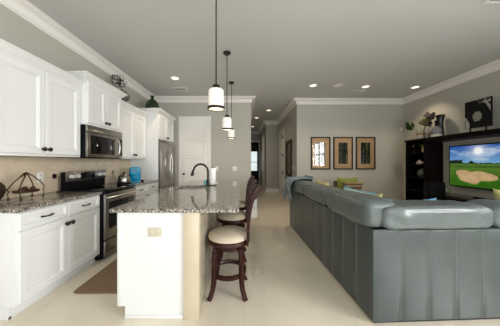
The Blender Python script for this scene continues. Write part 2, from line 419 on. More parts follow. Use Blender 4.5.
def wall_cabinet(y0, w, depth, z0, z1, label, n=2, crown_left=True, crown_right=True, kz=.05, name='wall_cabinet'):
    xf = XL + depth
    e = empty(name, (xf, y0, z0), label, 'cabinet', None, RZ)
    h = z1 - z0
    child(e, 'body', M['cab'], lambda b: b.box(0, w, 0, depth - .001, 0, h, .001))
    ww = (w - .036 - .006) / n
    for i in range(n):
        a = .018 + i * (ww + .006)
        dd = child(e, 'door', M['cab'], lambda b: panel(b, a, a + ww, .025, h - .03, -.021))
        kx = a + ww - .028 if i == 0 else a + .028
        child(dd, 'knob', M['orb'], lambda b: knob(b, kx, .025 + kz, -.020), label='dark bronze knob')
    # crown path travels so that outside is on the right: start back-left? local coordinates
    p = []
    if crown_right: p.append((w, depth - .001))
    p += [(w, 0), (0, 0)]
    if crown_left: p.append((0, depth - .001))
    p = p[::-1]
    # moving from left-back to left-front(-y) : right side is -x -> outside
    cm = MB(); sweep(cm, [(x, y) for x, y in p], [(dd_, h - .02 + zz) for dd_, zz in CR])
    cm.box(0.0, w, 0, depth - .002, h, h + .02)
    cm.build('crown_moulding', M['cab'], e)
    return e
wall_cabinet(1.66, .945, .345, 1.36, 2.28, 'wide white two-door wall cabinet nearest the camera, left of the microwave', crown_right=False)
wall_cabinet(2.611, .758, .41, 1.795, 2.39, 'short raised white wall cabinet mounted directly above the microwave')
wall_cabinet(3.376, .968, .345, 1.36, 2.28, 'white wall cabinet between microwave and fridge, above the coffee maker', crown_left=False, crown_right=False)
# tall fridge surround
xf = -1.87
e = empty('refrigerator_cabinet', (xf, 4.35, 0), 'tall white cabinet surround with side panel and two doors above the fridge', 'cabinet', None, RZ)
Dp = xf - XL - .001
child(e, 'side_panel', M['cab'], lambda b: b.box(0, .02, 0, Dp, .001, 2.39, .002))
child(e, 'upper_body', M['cab'], lambda b: b.box(.0205, .93, 0.001, Dp, 1.80, 2.388, .002).box(.915, .93, 0.02, Dp, .001, 1.80))
for i in range(2):
    a = .03 + i * .445
    dd = child(e, 'door', M['cab'], lambda b: panel(b, a, a + .438, 1.82, 2.36, -.021))
    kx = a + .41 if i == 0 else a + .028
    child(dd, 'knob', M['orb'], lambda b: knob(b, kx, 1.87, -.020), label='dark bronze knob')
cm = MB(); sweep(cm, [(0, Dp), (0, 0), (.93, 0), (.93, Dp)], [(d_, 2.37 + z_) for d_, z_ in CR]); cm.box(.003, .927, .003, Dp - .003, 2.39, 2.41)
cm.build('crown_moulding', M['cab'], e)

# countertops left
def counter(x0, x1, y0, y1, label, name='countertop', hole=None):
    b = MB()
    if not hole: b.box(x0, x1, y0, y1, .8835, .915, .008, 3)
    else:
        hx0, hx1, hy0, hy1 = hole
        t = bmesh.new()
        xs = [x0, hx0, hx1, x1]; ys = [y0, hy0, hy1, y1]
        for z in (.8835, .915):
            g = [[t.verts.new((x, y, z)) for y in ys] for x in xs]
            for i in range(3):
                for j in range(3):
                    if (i, j) != (1, 1): t.faces.new((g[i][j], g[i + 1][j], g[i + 1][j + 1], g[i][j + 1]))
            if z < .9: lo = g
        hi = g
        per = [(0, 0), (1, 0), (2, 0), (3, 0), (3, 1), (3, 2), (3, 3), (2, 3), (1, 3), (0, 3), (0, 2), (0, 1)]
        for k in range(12):
            a, c = per[k], per[(k + 1) % 12]
            t.faces.new((lo[a[0]][a[1]], lo[c[0]][c[1]], hi[c[0]][c[1]], hi[a[0]][a[1]]))
        per = [(1, 1), (2, 1), (2, 2), (1, 2)]
        for k in range(4):
            a, c = per[k], per[(k + 1) % 4]
            t.faces.new((lo[a[0]][a[1]], lo[c[0]][c[1]], hi[c[0]][c[1]], hi[a[0]][a[1]]))
        bmesh.ops.recalc_face_normals(t, faces=list(t.faces))
        ed = [e_ for e_ in t.edges if (abs(e_.calc_face_angle(0)) > 1)]
        bmesh.ops.bevel(t, geom=ed, offset=.005, segments=2, affect='EDGES')
        b.add(t)
    return b.build(name, M['granite'], label=label, cat='countertop')
counter(XL + .0125, -1.84, 1.62, 2.604, 'speckled granite countertop left of the stove, nearest the camera')
counter(XL + .0125, -1.84, 3.373, 4.345, 'speckled granite countertop between stove and fridge')

# ------------------------------------------------------------------ range
e = empty('range', (-1.85, 2.610, 0), 'black and stainless freestanding electric range with rear control panel', 'stove', None, RZ)
W = .757
child(e, 'body', M['black'], lambda b: b.box(0, W, 0, .61, .03, .90, .003).box(.03, W - .03, .05, .6, .001, .03))
child(e, 'cooktop', M['blackglass'], lambda b: b.box(0, W, -.035, .605, .9005, .918, .005), label='glossy black glass cooktop')
dr = child(e, 'oven_door', M['steel'], lambda b: b.box(.008, W - .008, -.035, -.001, .27, .875, .006))
child(dr, 'window', M['blackglass'], lambda b: b.box(.075, W - .075, -.039, -.0355, .40, .76, .002))
child(dr, 'handle', M['chrome'], lambda b: b.tube([(.03, -.036, .825), (.035, -.075, .828), (.16, -.088, .83), (W / 2, -.092, .83), (W - .16, -.088, .83), (W - .035, -.075, .828), (W - .03, -.036, .825)], .012, 10))
child(e, 'storage_drawer', M['steel'], lambda b: b.box(.008, W - .008, -.033, -.001, .055, .255, .006))
bg = child(e, 'backguard', M['black'], lambda b: b.box(0, W, .485, .545, .9185, 1.165, .008))
child(bg, 'control_panel', M['steel'], lambda b: b.box(0.004, W - .004, .468, .4845, 1.035, 1.175, .006), label='stainless control panel')
child(bg, 'display', M['blackglass'], lambda b: b.box(.23, .50, .464, .4675, 1.055, 1.155, .002))
for x in (.07, .165, .59, .685):
    child(bg, 'knob', mat('satin_knob', (.75, .74, .72), .3, metal=.3), lambda b: b.lathe([(0, -.036), (.024, -.035), (.028, -.02), (.030, 0), (0, 0)], (x, .4675, 1.105), axis='Y', seg=18))
# burner rings printed on the glass stay part of the cooktop look
# ------------------------------------------------------------------ microwave
e = empty('microwave', (-2.075, 2.612, 1.355), 'stainless over-the-range microwave under a white cabinet', 'microwave', None, RZ)
W = .755; Hm = .438
child(e, 'body', M['black'], lambda b: b.box(0, W, .0, .403, 0, Hm, .003))
child(e, 'front_frame', M['steel'], lambda b: b.box(0, W, -.03, -.0005, .012, Hm - .095, .006).box(0, W, -.03, -.0005, Hm - .09, Hm - .003, .006))
child(e, 'window', M['blackglass'], lambda b: b.box(.055, .555, -.034, -.0305, .055, Hm - .135, .003))
child(e, 'control_panel', M['blackglass'], lambda b: b.box(.655, .745, -.034, -.0305, .045, Hm - .12, .003))
child(e, 'handle', M['chrome'], lambda b: b.tube([(.605, -.03, .04), (.605, -.062, .055), (.605, -.078, .12), (.605, -.082, .17), (.605, -.078, .22), (.605, -.062, .285), (.605, -.03, .30)], .012, 10))
child(e, 'badge', M['grey'], lambda b: b.box(.30, .38, -.0315, -.0302, Hm - .122, Hm - .108))
# ------------------------------------------------------------------ refrigerator
e = empty('refrigerator', (-1.84, 4.376, 0), 'stainless french-door refrigerator set into the white surround', 'refrigerator', None, RZ)
W = .885
child(e, 'body', M['grey'], lambda b: b.box(0, W, .035, .63, .02, 1.755, .004).box(.03, W - .03, .06, .6, .001, .02))
d1_ = child(e, 'door', M['steel'], lambda b: b.box(.003, W / 2 - .003, -.03, .033, .74, 1.75, .012, 3))
d2_ = child(e, 'door', M['steel'], lambda b: b.box(W / 2 + .003, W - .003, -.03, .033, .74, 1.75, .012, 3))
d3_ = child(e, 'freezer_drawer', M['steel'], lambda b: b.box(.003, W - .003, -.03, .033, .05, .73, .012, 3))
def curved_handle(b, x, z0, z1, s):
    b.tube([(x, -.03, z0), (x + s * .004, -.065, z0 + .02), (x + s * .02, -.085, z0 + .15), (x + s * .028, -.09, (z0 + z1) / 2), (x + s * .02, -.085, z1 - .15), (x + s * .004, -.065, z1 - .02), (x, -.03, z1)], .013, 10)
child(d1_, 'handle', M['chrome'], lambda b: curved_handle(b, W / 2 - .04, .86, 1.55, -1))
child(d2_, 'handle', M['chrome'], lambda b: curved_handle(b, W / 2 + .04, .86, 1.55, 1))
child(d3_, 'handle', M['chrome'], lambda b: b.tube([(.12, -.03, .63), (.13, -.07, .63), (.44, -.085, .63), (.755, -.07, .63), (.765, -.03, .63)], .013, 10))

# ------------------------------------------------------------------ island
IX0, IX1, IY0, IY1 = -1.05, -.37, 1.665, 4.10
e = empty('kitchen_island', (0, 0, 0), 'white kitchen island base with a cream tiled end column', 'kitchen island')
def ibody(b):
    hx0, hx1, hy0, hy1 = IX0, IX1 - .13, IY0, IY1
    t = [(hx0, .10), (hx0, .8830), (hx1, .8830), (hx1, .001), (hx0 + .06, .001), (hx0 + .06, .10)]
    # near end panel, far end panel with toe notch, then thin shell between
    for ya, yb in ((hy0, hy0 + .02), (hy1 - .02, hy1)):
        b.prism([(x, z) for x, z in t], -yb, -ya, Matrix.Rotation(R(90), 4, 'X'))
    b.box(hx0, hx0 + .02, hy0 + .02, hy1 - .02, .10, .883)
    b.box(hx0 + .06, hx0 + .075, hy0 + .02, hy1 - .02, .001, .10)
    b.box(hx0 + .02, hx1, hy0 + .02, hy1 - .02, .10, .12)
    b.box(hx1 - .02, hx1, hy0 + .02, hy1 - .02, .12, .883)
child(e, 'body', M['cab'], ibody, smooth=False)
child(e, 'base_trim', M['cab'], lambda b: b.box(IX0 + .06, IX1 - .131, IY0 - .010, IY0 - .0005, .001, .028, .003))
child(e, 'corner_stile', M['cab'], lambda b: b.box(IX0 - .001, IX0 + .038, IY0 - .004, IY0 - .0005, .101, .883, .001))
child(e, 'end_column', M['trav'], lambda b: b.box(IX1 - .129, IX1, IY0 - .02, IY0 + .10, .001, .883, .002), label='cream stone tiled column')
child(e, 'stool_side_panel', M['travside'], lambda b: b.box(IX1 - .129, IX1 - .012, IY0 + .1005, IY1, .001, .883), label='beige stone tiled side under the overhang')
lm = Matrix.Translation((IX0, IY1, 0)) @ Matrix.Rotation(R(-90), 4, 'Z')
L_ = IY1 - IY0
for i in range(4):
    ww = (L_ - .03) / 4; a = .015 + i * ww
    dd = MB(); panel(dd, a + .003, a + ww - .003, .115, .712, -.021); dd.xf(lm); dd = dd.build('door', M['cab'], e)
    k = MB(); knob(k, a + (ww - .03 if i % 2 == 0 else .03), .66, -.020); k.xf(lm).build('knob', M['orb'], dd)
    dd = MB(); panel(dd, a + .003, a + ww - .003, .725, .868, -.021, rail=.03, bead=.01); dd.xf(lm); dd = dd.build('drawer_front', M['cab'], e)
    k = MB(); pull(k, a + ww / 2, .797, -.020); k.xf(lm).build('pull_handle', M['orb'], dd)
SK = (-1.00, -.60, 2.80, 3.28)
counter(-1.105, -.04, 1.635, 4.16, 'long speckled granite island top with an undermount sink', hole=SK)
e = empty('sink', (0, 0, 0), 'stainless undermount sink basin set in the granite island top', 'sink')
def basin(b):
    x0, x1, y0, y1 = SK; t = .012; z0, z1 = .70, .8825
    b.box(x0 - t, x1 + t, y0 - t, y1 + t, z0 - .004, z0)
    b.box(x0 - t, x0, y0 - t, y1 + t, z0, z1).box(x1, x1 + t, y0 - t, y1 + t, z0, z1).box(x0, x1, y0 - t, y0, z0, z1).box(x0, x1, y1, y1 + t, z0, z1)
child(e, 'basin', M['sinksteel'], basin, smooth=False)
child(e, 'drain', M['chrome'], lambda b: b.lathe([(0, .7025), (.035, .7025), (.04, .701), (.04, .7005)], (-.8, 3.04, 0)))
# faucet
e = empty('faucet', (-.575, 3.18, .9155), 'dark bronze gooseneck kitchen faucet beside the sink', 'faucet')
child(e, 'base', M['orb'], lambda b: b.lathe([(0, 0), (.030, 0), (.030, .008), (.024, .016), (.024, .075), (.019, .10), (0.014, .11), (0, .11)]))
pts = [(0, 0, .10), (0, 0, .20)] + [(-.115 + .115 * cos(a), 0, .235 + .115 * sin(a)) for a in [R(k) for k in range(0, 165, 15)]] + [(-.236, 0, .235)]
child(e, 'spout', M['orb'], lambda b: b.tube(pts, .0155, 12))
child(e, 'spray_head', M['orb'], lambda b: b.tube([(-.232, 0, .25), (-.238, 0, .232), (-.245, 0, .20), (-.25, 0, .175), (-.251, 0, .165)], [.017, .019, .023, .027, .022], 12))
child(e, 'lever', M['orb'], lambda b: b.tube([(.0, -.024, .06), (.0, -.045, .065), (.0, -.10, .10)], [.011, .009, .006], 10))
# paper towel
e = empty('paper_towel_holder', (-.525, 3.33, .9155), 'white paper towel roll standing upright behind the faucet', 'paper towel')
child(e, 'base', M['orb'], lambda b: b.lathe([(0, 0), (.075, 0), (.075, .008), (.01, .012), (.006, .012), (.006, .30), (0, .30)]))
child(e, 'paper_roll', M['paper'], lambda b: b.lathe([(.02, .013), (.058, .013), (.060, .02), (.060, .275), (.058, .280), (.02, .280), (.02, .013)], seg=32))
e = empty('soap_bottle', (-.64, 3.38, .9155), 'pale teal soap bottle behind the sink', 'bottle')
child(e, 'bottle', M['teal'], lambda b: b.lathe([(0, 0), (.036, 0), (.038, .01), (.038, .055), (.028, .075), (.012, .082), (0, .082)], sy=.7))
child(e, 'cap', M['whitepl'], lambda b: b.lathe([(0, .0825), (.013, .0825), (.013, .10), (0, .102)]))
# outlet on the island front
def outlet(loc, rz, label, m, wd=.075, ht=.115, slots=True, roll=False):
    e = empty('wall_outlet', loc, label, 'outlet', None, rz)
    if roll: wd, ht = ht, wd
    child(e, 'cover_plate', m, lambda b: b.box(-wd / 2, wd / 2, -.006, -.0005, -ht / 2, ht / 2, .002))
    def sockets(b):
        for s_ in (-1, 1):
            if roll: b.box(s_ * .025 - .015, s_ * .025 + .015, -.008, -.0062, -.014, .014, .002)
            else: b.box(-.014, .014, -.008, -.0062, s_ * .025 - .015, s_ * .025 + .015, .002)
    if slots: child(e, 'socket', M['plate'], sockets)
    return e
outlet((-.74, IY0 - .0005, .717), 0, 'ivory double outlet mounted sideways on the white island end', M['plate'], roll=True)
outlet((XL + .0125, 2.42, 1.115), RZ, 'white outlet cover on the backsplash behind the wire rack', M['whitepl'])
outlet((XL + .0125, 2.60, 1.115), RZ, 'small metallic plate on the backsplash at the left edge of the stove', M['steel'], .06, .06, False)
outlet((XL + .0125, 3.76, 1.11), RZ, 'small metallic plate on the backsplash above the kettle', M['steel'], .06, .075, False)
def switch(loc, rz, label, w=.115, n=2):
    e = empty('light_switch', loc, label, 'light switch', None, rz)
    child(e, 'cover_plate', M['whitepl'], lambda b: b.box(-w / 2, w / 2, -.006, -.0005, -.058, .058, .002))
    for i in range(n):
        x = (i - (n - 1) / 2) * .046
        child(e, 'toggle', M['whitepl'], lambda b: b.box(x - .016, x + .016, -.009, -.0062, -.033, .033, .002))
switch((-.255, YK - .0005, 1.12), 0, 'white two-gang switch plate on the kitchen wall, right of the other plate')
switch((-.74, YK - .0005, 1.12), 0, 'white switch plate on the kitchen wall, partly behind the paper roll', .075, 1)
switch((1.4795, 5.85, 1.12), R(-90), 'white switch on the hall wall closest to the living room corner', .075, 1)
switch((1.4795, 6.12, 1.12), R(-90), 'white switch on the hall wall nearer the hanging frame', .075, 1)

# rug
child(None, 'rug', M['rug'], lambda b: b.prism([(x, y) for x, y in [(-1.70, 2.03), (-1.695, 1.985), (-1.66, 1.97), (-1.19, 1.97), (-1.15, 1.985), (-1.14, 2.03), (-1.14, 2.96), (-1.15, 3.0), (-1.19, 3.02), (-1.66, 3.02), (-1.695, 3.0), (-1.70, 2.96)]], .001, .012), smooth=False, label='brown woven floor mat between the stove and the island', cat='rug')

# ------------------------------------------------------------------ bar stools
def make_stool(loc, label):
    e = empty('bar_stool', loc, label, 'bar stool', 'cherry swivel stools along the island')
    Rr = .205
    child(e, 'seat_cushion', M['cream'], lambda b: b.lathe([(0, .622), (.06, .621), (.12, .615), (.165, .603), (.195, .587), (.207, .566), (.205, .548), (.192, .541), (0, .541)], seg=40))
    child(e, 'seat_ring', M['wood'], lambda b: b.lathe([(0, .488), (.17, .488), (.200, .495), (.2135, .508), (.2135, .530), (.208, .540), (0, .540)], seg=40))
    child(e, 'swivel_plate', M['orb'], lambda b: b.box(-.09, .09, -.09, .09, .470, .4875, .003))
    child(e, 'apron', M['wood'], lambda b: b.lathe([(.10, .445), (.150, .445), (.150, .469), (.10, .469), (.10, .445)], seg=32))
    for sx in (-1, 1):
        for sy in (-1, 1):
            d = Vector((sx, sy, 0)).normalized(); pr = [(.165, .469), (.178, .42), (.182, .33), (.183, .24), (.188, .15), (.202, .08), (.228, .025), (.245, .004)]
            pp = [d * r_ + Vector((0, 0, z_)) for r_, z_ in pr]
            def leg(b):
                side = Vector((-d.y, d.x, 0)) * .021
                rings = []
                for i, p in enumerate(pp):
                    t = (pp[min(i + 1, 7)] - pp[max(i - 1, 0)]).normalized(); nn = t.cross(side).normalized() * (.023 if i < 5 else .019)
                    rings.append([b.bm.verts.new(p + side * a + nn * c) for a, c in ((-1, -.6), (-.6, -1), (.6, -1), (1, -.6), (1, .6), (.6, 1), (-.6, 1), (-1, .6))])
                for A, B in zip(rings, rings[1:]):
                    for k in range(8): b.bm.faces.new((A[k], A[(k + 1) % 8], B[(k + 1) % 8], B[k]))
                b.bm.faces.new(rings[0]); b.bm.faces.new(rings[-1][::-1])
                lo = min(v.co.z for v in b.bm.verts)
                for v in b.bm.verts:
                    if v.co.z < .001: v.co.z = .001
            child(e, 'leg', M['wood'], leg)
    child(e, 'footrest_ring', M['wood'], lambda b: b.lathe([(.155, .185), (.178, .188), (.178, .222), (.155, .225), (.147, .205), (.155, .185)], seg=40))
    # backrest on +X side, leaning outward
    bk = MB()
    prof = [(.185, .50), (.192, .56), (.196, .66), (.205, .78), (.225, .90), (.255, .985), (.292, 1.035), (.315, 1.042)]
    for s_ in (-1, 1):
        ys = [.125, .135, .145, .152, .158, .163, .168, .17]
        bk.flat([(x, s_ * y, z) for (x, z), y in zip(prof, ys)], (0, .016, 0), .013)
    bk.build('back_post', M['wood'], e)
    def slats(b):
        for s_ in (-.66, -.33, 0, .33, .66):
            b.flat([(x + .008 * (1 - s_ * s_), s_ * y, z) for (x, z), y in zip(prof[1:7], [.125, .13, .135, .14, .145, .15])], (0, .014, 0), .006)
    child(e, 'back_slats', M['wood'], slats)
    def rail(b):
        for z0_, x_, hw in ((.985, .262, .055), ):
            n = 14; V = []
            for i in range(n + 1):
                y = -.182 + .364 * i / n; q = 1 - (y / .182) ** 2
                xx = .250 + .030 * q; zt = 1.025 + .022 * q
                V.append([b.bm.verts.new(c) for c in ((xx - .012, y, .955), (xx + .012, y, .950), (xx + .060, y, zt - .003), (xx + .040, y, zt + .008))])
            for A, B in zip(V, V[1:]):
                for k in range(4): b.bm.faces.new((A[k], A[(k + 1) % 4], B[(k + 1) % 4], B[k]))
            b.bm.faces.new(V[0][::-1]); b.bm.faces.new(V[-1])
    child(e, 'top_rail', M['wood'], rail)
    return e
SX = -.155
st = make_stool((SX, 2.04, 0), 'cherry swivel bar stool with round cream seat, nearest the camera')
dup(st, (SX, 2.76, 0), 'cherry bar stool with cream seat, middle of the three at the island')
dup(st, (SX, 3.48, 0), 'cherry bar stool farthest along the island, mostly hidden by the others')

# ------------------------------------------------------------------ pendants and ceiling fittings
def pendant(x, y, label):
    e = empty('pendant_light', (x, y, 1.785), label, 'pendant light', 'opal glass pendants over the island')
    child(e, 'canopy', M['orb'], lambda b: b.lathe([(0, H - 1.786), (.062, H - 1.786), (.062, H - 1.796), (.045, H - 1.815), (.012, H - 1.82), (0, H - 1.82)]))
    child(e, 'rod', M['orb'], lambda b: b.tube([(0, 0, .27), (0, 0, H - 1.821)], .0065, 8))
    child(e, 'socket_cap', M['orb'], lambda b: b.lathe([(0, .275), (.012, .275), (.02, .268), (.034, .262), (.036, .222), (0, .222)]))
    child(e, 'shade', M['shade'], lambda b: b.lathe([(0, .2215), (.060, .2215), (.070, .214), (.0735, .200), (.0735, .050), (.068, .050), (.068, .20), (0, .212)], seg=32))
    child(e, 'metal_band', M['orb'], lambda b: b.lathe([(.0738, .052), (.084, .050), (.085, .028), (.070, .027), (.070, .049), (.0738, .052)], seg=32))
    child(e, 'diffuser', M['diff'], lambda b: b.lathe([(0, .028), (.03, .029), (.0695, .034), (.0695, .040), (0, .036)], seg=24))
    l = bpy.data.lights.new('pendant_bulb', 'POINT'); l.energy = 4; l.color = (1, .86, .68); l.shadow_soft_size = .05
    o = bpy.data.objects.new('pendant_bulb', l); COL.objects.link(o); o.location = (x, y, 1.68)
pendant(-.272, 1.95, 'white drum pendant light with bronze band, nearest and largest')
pendant(-.272, 3.20, 'white drum pendant light, middle of the three over the island')
pendant(-.278, 4.40, 'small white drum pendant light, farthest of the three over the island')

def can(x, y, label, watts=None, grp='recessed ceiling downlights'):
    e = empty('ceiling_light', (x, y, H - .001), label, 'ceiling light', grp)
    child(e, 'trim_ring', M['white'], lambda b: b.lathe([(.098, 0), (.098, -.004), (.090, -.008), (.070, -.006), (.070, 0), (.098, 0)], seg=28))
    child(e, 'lens', M['canlens'], lambda b: b.lathe([(0, -.003), (.0695, -.003), (.0695, 0), (0, 0)], seg=28))
    l = bpy.data.lights.new('downlight', 'SPOT'); l.energy = watts or CAN_W; l.color = CAN_COL; l.spot_size = R(115); l.spot_blend = .7; l.shadow_soft_size = .045
    o = bpy.data.objects.new('downlight', l); COL.objects.link(o); o.location = (x, y, H - .06)
can(-1.44, 4.17, 'recessed downlight in the kitchen ceiling left of the pendants')
can(1.58, 4.57, 'leftmost of three recessed downlights over the living area')
can(2.82, 4.64, 'middle recessed downlight over the living area, above the vent')
can(4.00, 4.67, 'recessed downlight near the right crown moulding')
can(.835, 6.76, 'recessed downlight nearest in the hallway ceiling', 9)
can(.50, 7.9, 'second recessed downlight along the hallway ceiling', 9)
can(.42, 9.85, 'recessed downlight farthest down the hallway', 9)
child(None, 'ceiling_speaker', M['white'], lambda b: b.lathe([(0, -.004), (.085, -.004), (.100, -.008), (.104, -.002), (.104, 0), (0, 0)], (2.15, 4.57, H - .001), seg=32), label='round flat white speaker cover in the ceiling between two downlights', cat='ceiling speaker')
def vent(x, y, wx, wy, label):
    e = empty('ceiling_vent', (x, y, H - .001), label, 'vent')
    child(e, 'frame', M['white'], lambda b: b.box(-wx / 2, wx / 2, -wy / 2, -wy / 2 + .025, -.008, 0).box(-wx / 2, wx / 2, wy / 2 - .025, wy / 2, -.008, 0).box(-wx / 2, -wx / 2 + .025, -wy / 2 + .025, wy / 2 - .025, -.008, 0).box(wx / 2 - .025, wx / 2, -wy / 2 + .025, wy / 2 - .025, -.008, 0), smooth=False)
    child(e, 'backing', M['grey'], lambda b: b.box(-wx / 2 + .02, wx / 2 - .02, -wy / 2 + .02, wy / 2 - .02, -.002, -.0005))
    def sl(b):
        n = int((wy - .05) / .028)
        for i in range(n):
            yy = -wy / 2 + .035 + i * .028
            b.add(_slat(wx - .05), Matrix.Translation((0, yy, -.008)) @ Matrix.Rotation(R(35), 4, 'X'))
    child(e, 'slats', M['white'], sl, smooth=False)
def _slat(w_):
    t = bmesh.new(); bmesh.ops.create_cube(t, size=1)
    for v in t.verts: v.co = Vector((v.co.x * w_, v.co.y * .016, v.co.z * .002))
    return t
vent(-1.53, 4.80, .33, .20, 'white slatted vent in the kitchen ceiling')
vent(2.80, 4.98, .33, .20, 'white slatted vent in the living area ceiling')
vent(2.80, 2.06, .36, .28, 'white slatted vent at the top right edge of the view')

# ------------------------------------------------------------------ cushions / fabric helpers
def pillow_bm(w_, d_, h_, n=20, p=.45, pinch=0.0, wr=0.0, seed=1):
    """superellipsoid cushion centred on origin: w along X, d along Y, h along Z"""
    t = bmesh.new(); bmesh.ops.create_uvsphere(t, u_segments=n * 2, v_segments=n, radius=1)
    rnd = random.Random(seed); ph = [rnd.uniform(0, 6) for _ in range(6)]
    def s(v, e_): return math.copysign(abs(v) ** e_, v)
    for v in t.verts:
        x, y, z = v.co; L = max(1e-6, math.sqrt(x * x + y * y))
        th = math.atan2(y, x); u = math.asin(max(-1, min(1, z)))
        X = s(cos(u), p) * s(cos(th), p); Y = s(cos(u), p) * s(sin(th), p); Z = s(sin(u), p * 1.3)
        k = 1 + wr * (sin(9 * X + ph[0]) * sin(7 * Z + ph[1]) + .5 * sin(17 * X + ph[2]) * cos(11 * Y + ph[3]))
        v.co = Vector((X * w_ / 2, Y * d_ / 2 * k, Z * h_ / 2 * k))
    return t
def throw_pillow_bm(w_, h_, th, n=16):
    """knife-edge square pillow standing in XZ, thickness along Y, ears at corners"""
    t = bmesh.new(); F = {}
    for side in (1, -1):
        for i in range(n + 1):
            for j in range(n + 1):
                u, v = 2 * i / n - 1, 2 * j / n - 1
                edge = i in (0, n) or j in (0, n)
                if edge and (0, i, j) in F: F[(side, i, j)] = F[(0, i, j)]; continue
                k = ((1 - u ** 4) * (1 - v ** 4)) ** .5
                shrink_x = 1 - .10 * (1 - v * v); shrink_z = 1 - .10 * (1 - u * u)
                vv = t.verts.new((u * w_ / 2 * shrink_x, side * th / 2 * k, v * h_ / 2 * shrink_z))
                F[(side, i, j)] = vv
                if edge: F[(0, i, j)] = vv
    for side in (1, -1):
        for i in range(n):
            for j in range(n):
                f = [F[(side, i, j)], F[(side, i + 1, j)], F[(side, i + 1, j + 1)], F[(side, i, j + 1)]]
                t.faces.new(f if side < 0 else f[::-1])
    return t
def stripes_mat(name, cols, axis='Z', freq=10.0):
    m = bpy.data.materials.new(name); m.use_nodes = True; N = m.node_tree.nodes; L = m.node_tree.links; b = N['Principled BSDF']
    tc = N.new('ShaderNodeTexCoord'); sp = N.new('ShaderNodeSeparateXYZ'); L.new(tc.outputs['Object'], sp.inputs[0])
    a = N.new('ShaderNodeMath'); a.operation = 'MULTIPLY'; a.inputs[1].default_value = freq; L.new(sp.outputs[axis], a.inputs[0])
    a2 = N.new('ShaderNodeMath'); a2.operation = 'ADD'; a2.inputs[1].default_value = 10.0; L.new(a.outputs[0], a2.inputs[0])
    f = N.new('ShaderNodeMath'); f.operation = 'FRACT'; L.new(a2.outputs[0], f.inputs[0])
    cr = N.new('ShaderNodeValToRGB'); cr.color_ramp.interpolation = 'CONSTANT'; e = cr.color_ramp.elements
    e[0].position = 0; e[0].color = (*cols[0], 1); e[1].position = 1 / len(cols); e[1].color = (*cols[1], 1)
    for i, c in enumerate(cols[2:], 2): k = e.new(i / len(cols)); k.color = (*c, 1)
    L.new(f.outputs[0], cr.inputs[0]); L.new(cr.outputs[0], b.inputs['Base Color']); b.inputs['Roughness'].default_value = .85
    return m
M['stripe'] = stripes_mat('brown_beige_stripes', [(.30, .20, .11), (.07, .035, .02), (.34, .25, .15), (.12, .06, .03), (.28, .22, .08)], 'Z', 5.2)
M['bluestripe'] = stripes_mat('blue_white_stripes', [(.10, .30, .45), (.62, .70, .72), (.03, .14, .28), (.55, .66, .68), (.16, .42, .50)], 'Z', 13.0)

# ------------------------------------------------------------------ sectional sofa
TH = R(2.3)
sofa = empty('sectional_sofa', (1.033, 1.597, 0), 'large blue-grey leather sectional sofa with channelled back', 'sofa', None, TH)
ZT = .758; L1 = 2.50; L2 = 2.75; TB = .20; SP = .228
def channel_panel(b, length, along_x, z0=.022, z1=ZT):
    """outer face with puffed vertical channels, plus top and inner faces"""
    n = int(round(length / SP)); per = 12; rows = [z0, z0 + .01, .30, .55, z1 - .03, z1 - .008, z1]
    cols = []
    for i in range(n * per + 1):
        s_ = length * i / (n * per); f = (i % per) / per
        g = (sin(pi * f)) ** .35 if 0 < f < 1 else 0
        bulge = .007 * g
        cols.append((s_, bulge))
    V = []
    for s_, bul in cols:
        col = []
        for k, z in enumerate(rows):
            o = -bul if 0 < k < len(rows) - 2 else (-bul * .4 if k == len(rows) - 2 else .010)
            if k == 0: o = .004
            col.append((s_, o, z))
        col.append((s_, TB, z1)); col.append((s_, TB, z0))
        V.append([b.bm.verts.new((a, o, z) if along_x else (o, a, z)) for a, o, z in col])
    m = len(V[0])
    for A, B in zip(V, V[1:]):
        for k in range(m): b.bm.faces.new((A[k], A[(k + 1) % m], B[(k + 1) % m], B[k]))
    b.bm.faces.new(V[0]); b.bm.faces.new(V[-1][::-1])
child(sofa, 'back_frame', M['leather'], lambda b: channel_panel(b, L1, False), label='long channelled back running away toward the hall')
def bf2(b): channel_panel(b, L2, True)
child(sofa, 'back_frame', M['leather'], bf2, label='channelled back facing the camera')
seamm = mat('stitched_leather_seam', (0.19, 0.21, 0.205), 0.4)
def seams(b):
    for k in range(1, 11): b.tube([(-.001, k * SP * 10.96 / 11, z) for z in (.03, .3, .55, .74)], .0022, 6)
    for k in range(1, 12): b.tube([(k * L2 / 12, -.001, z) for z in (.03, .3, .55, .74)], .0022, 6)
child(sofa, 'seam_piping', seamm, seams, label='pale vertical seams')
child(sofa, 'plinth', M['shadowgap'], lambda b: b.box(.015, L2 - .03, .015, .95, .002, .021).box(.015, .95, .95, L1 - .03, .002, .021))
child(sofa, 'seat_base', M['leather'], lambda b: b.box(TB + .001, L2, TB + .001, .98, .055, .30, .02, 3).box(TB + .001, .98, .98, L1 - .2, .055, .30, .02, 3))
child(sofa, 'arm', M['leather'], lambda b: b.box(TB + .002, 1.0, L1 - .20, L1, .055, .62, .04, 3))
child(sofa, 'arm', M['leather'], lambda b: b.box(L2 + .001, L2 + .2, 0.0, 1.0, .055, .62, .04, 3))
def seat(x0, x1, y0, y1):
    child(sofa, 'seat_cushion', M['leatherc'], lambda b: b.add(pillow_bm(x1 - x0, y1 - y0, .19, 14, .3), Matrix.Translation(((x0 + x1) / 2, (y0 + y1) / 2, .385))))
seat(.36, .97, .98, 1.64); seat(.36, .97, 1.64, 2.29); seat(.30, .97, .30, .98)
seat(.98, 1.86, .36, .97); seat(1.86, 2.74, .36, .97)
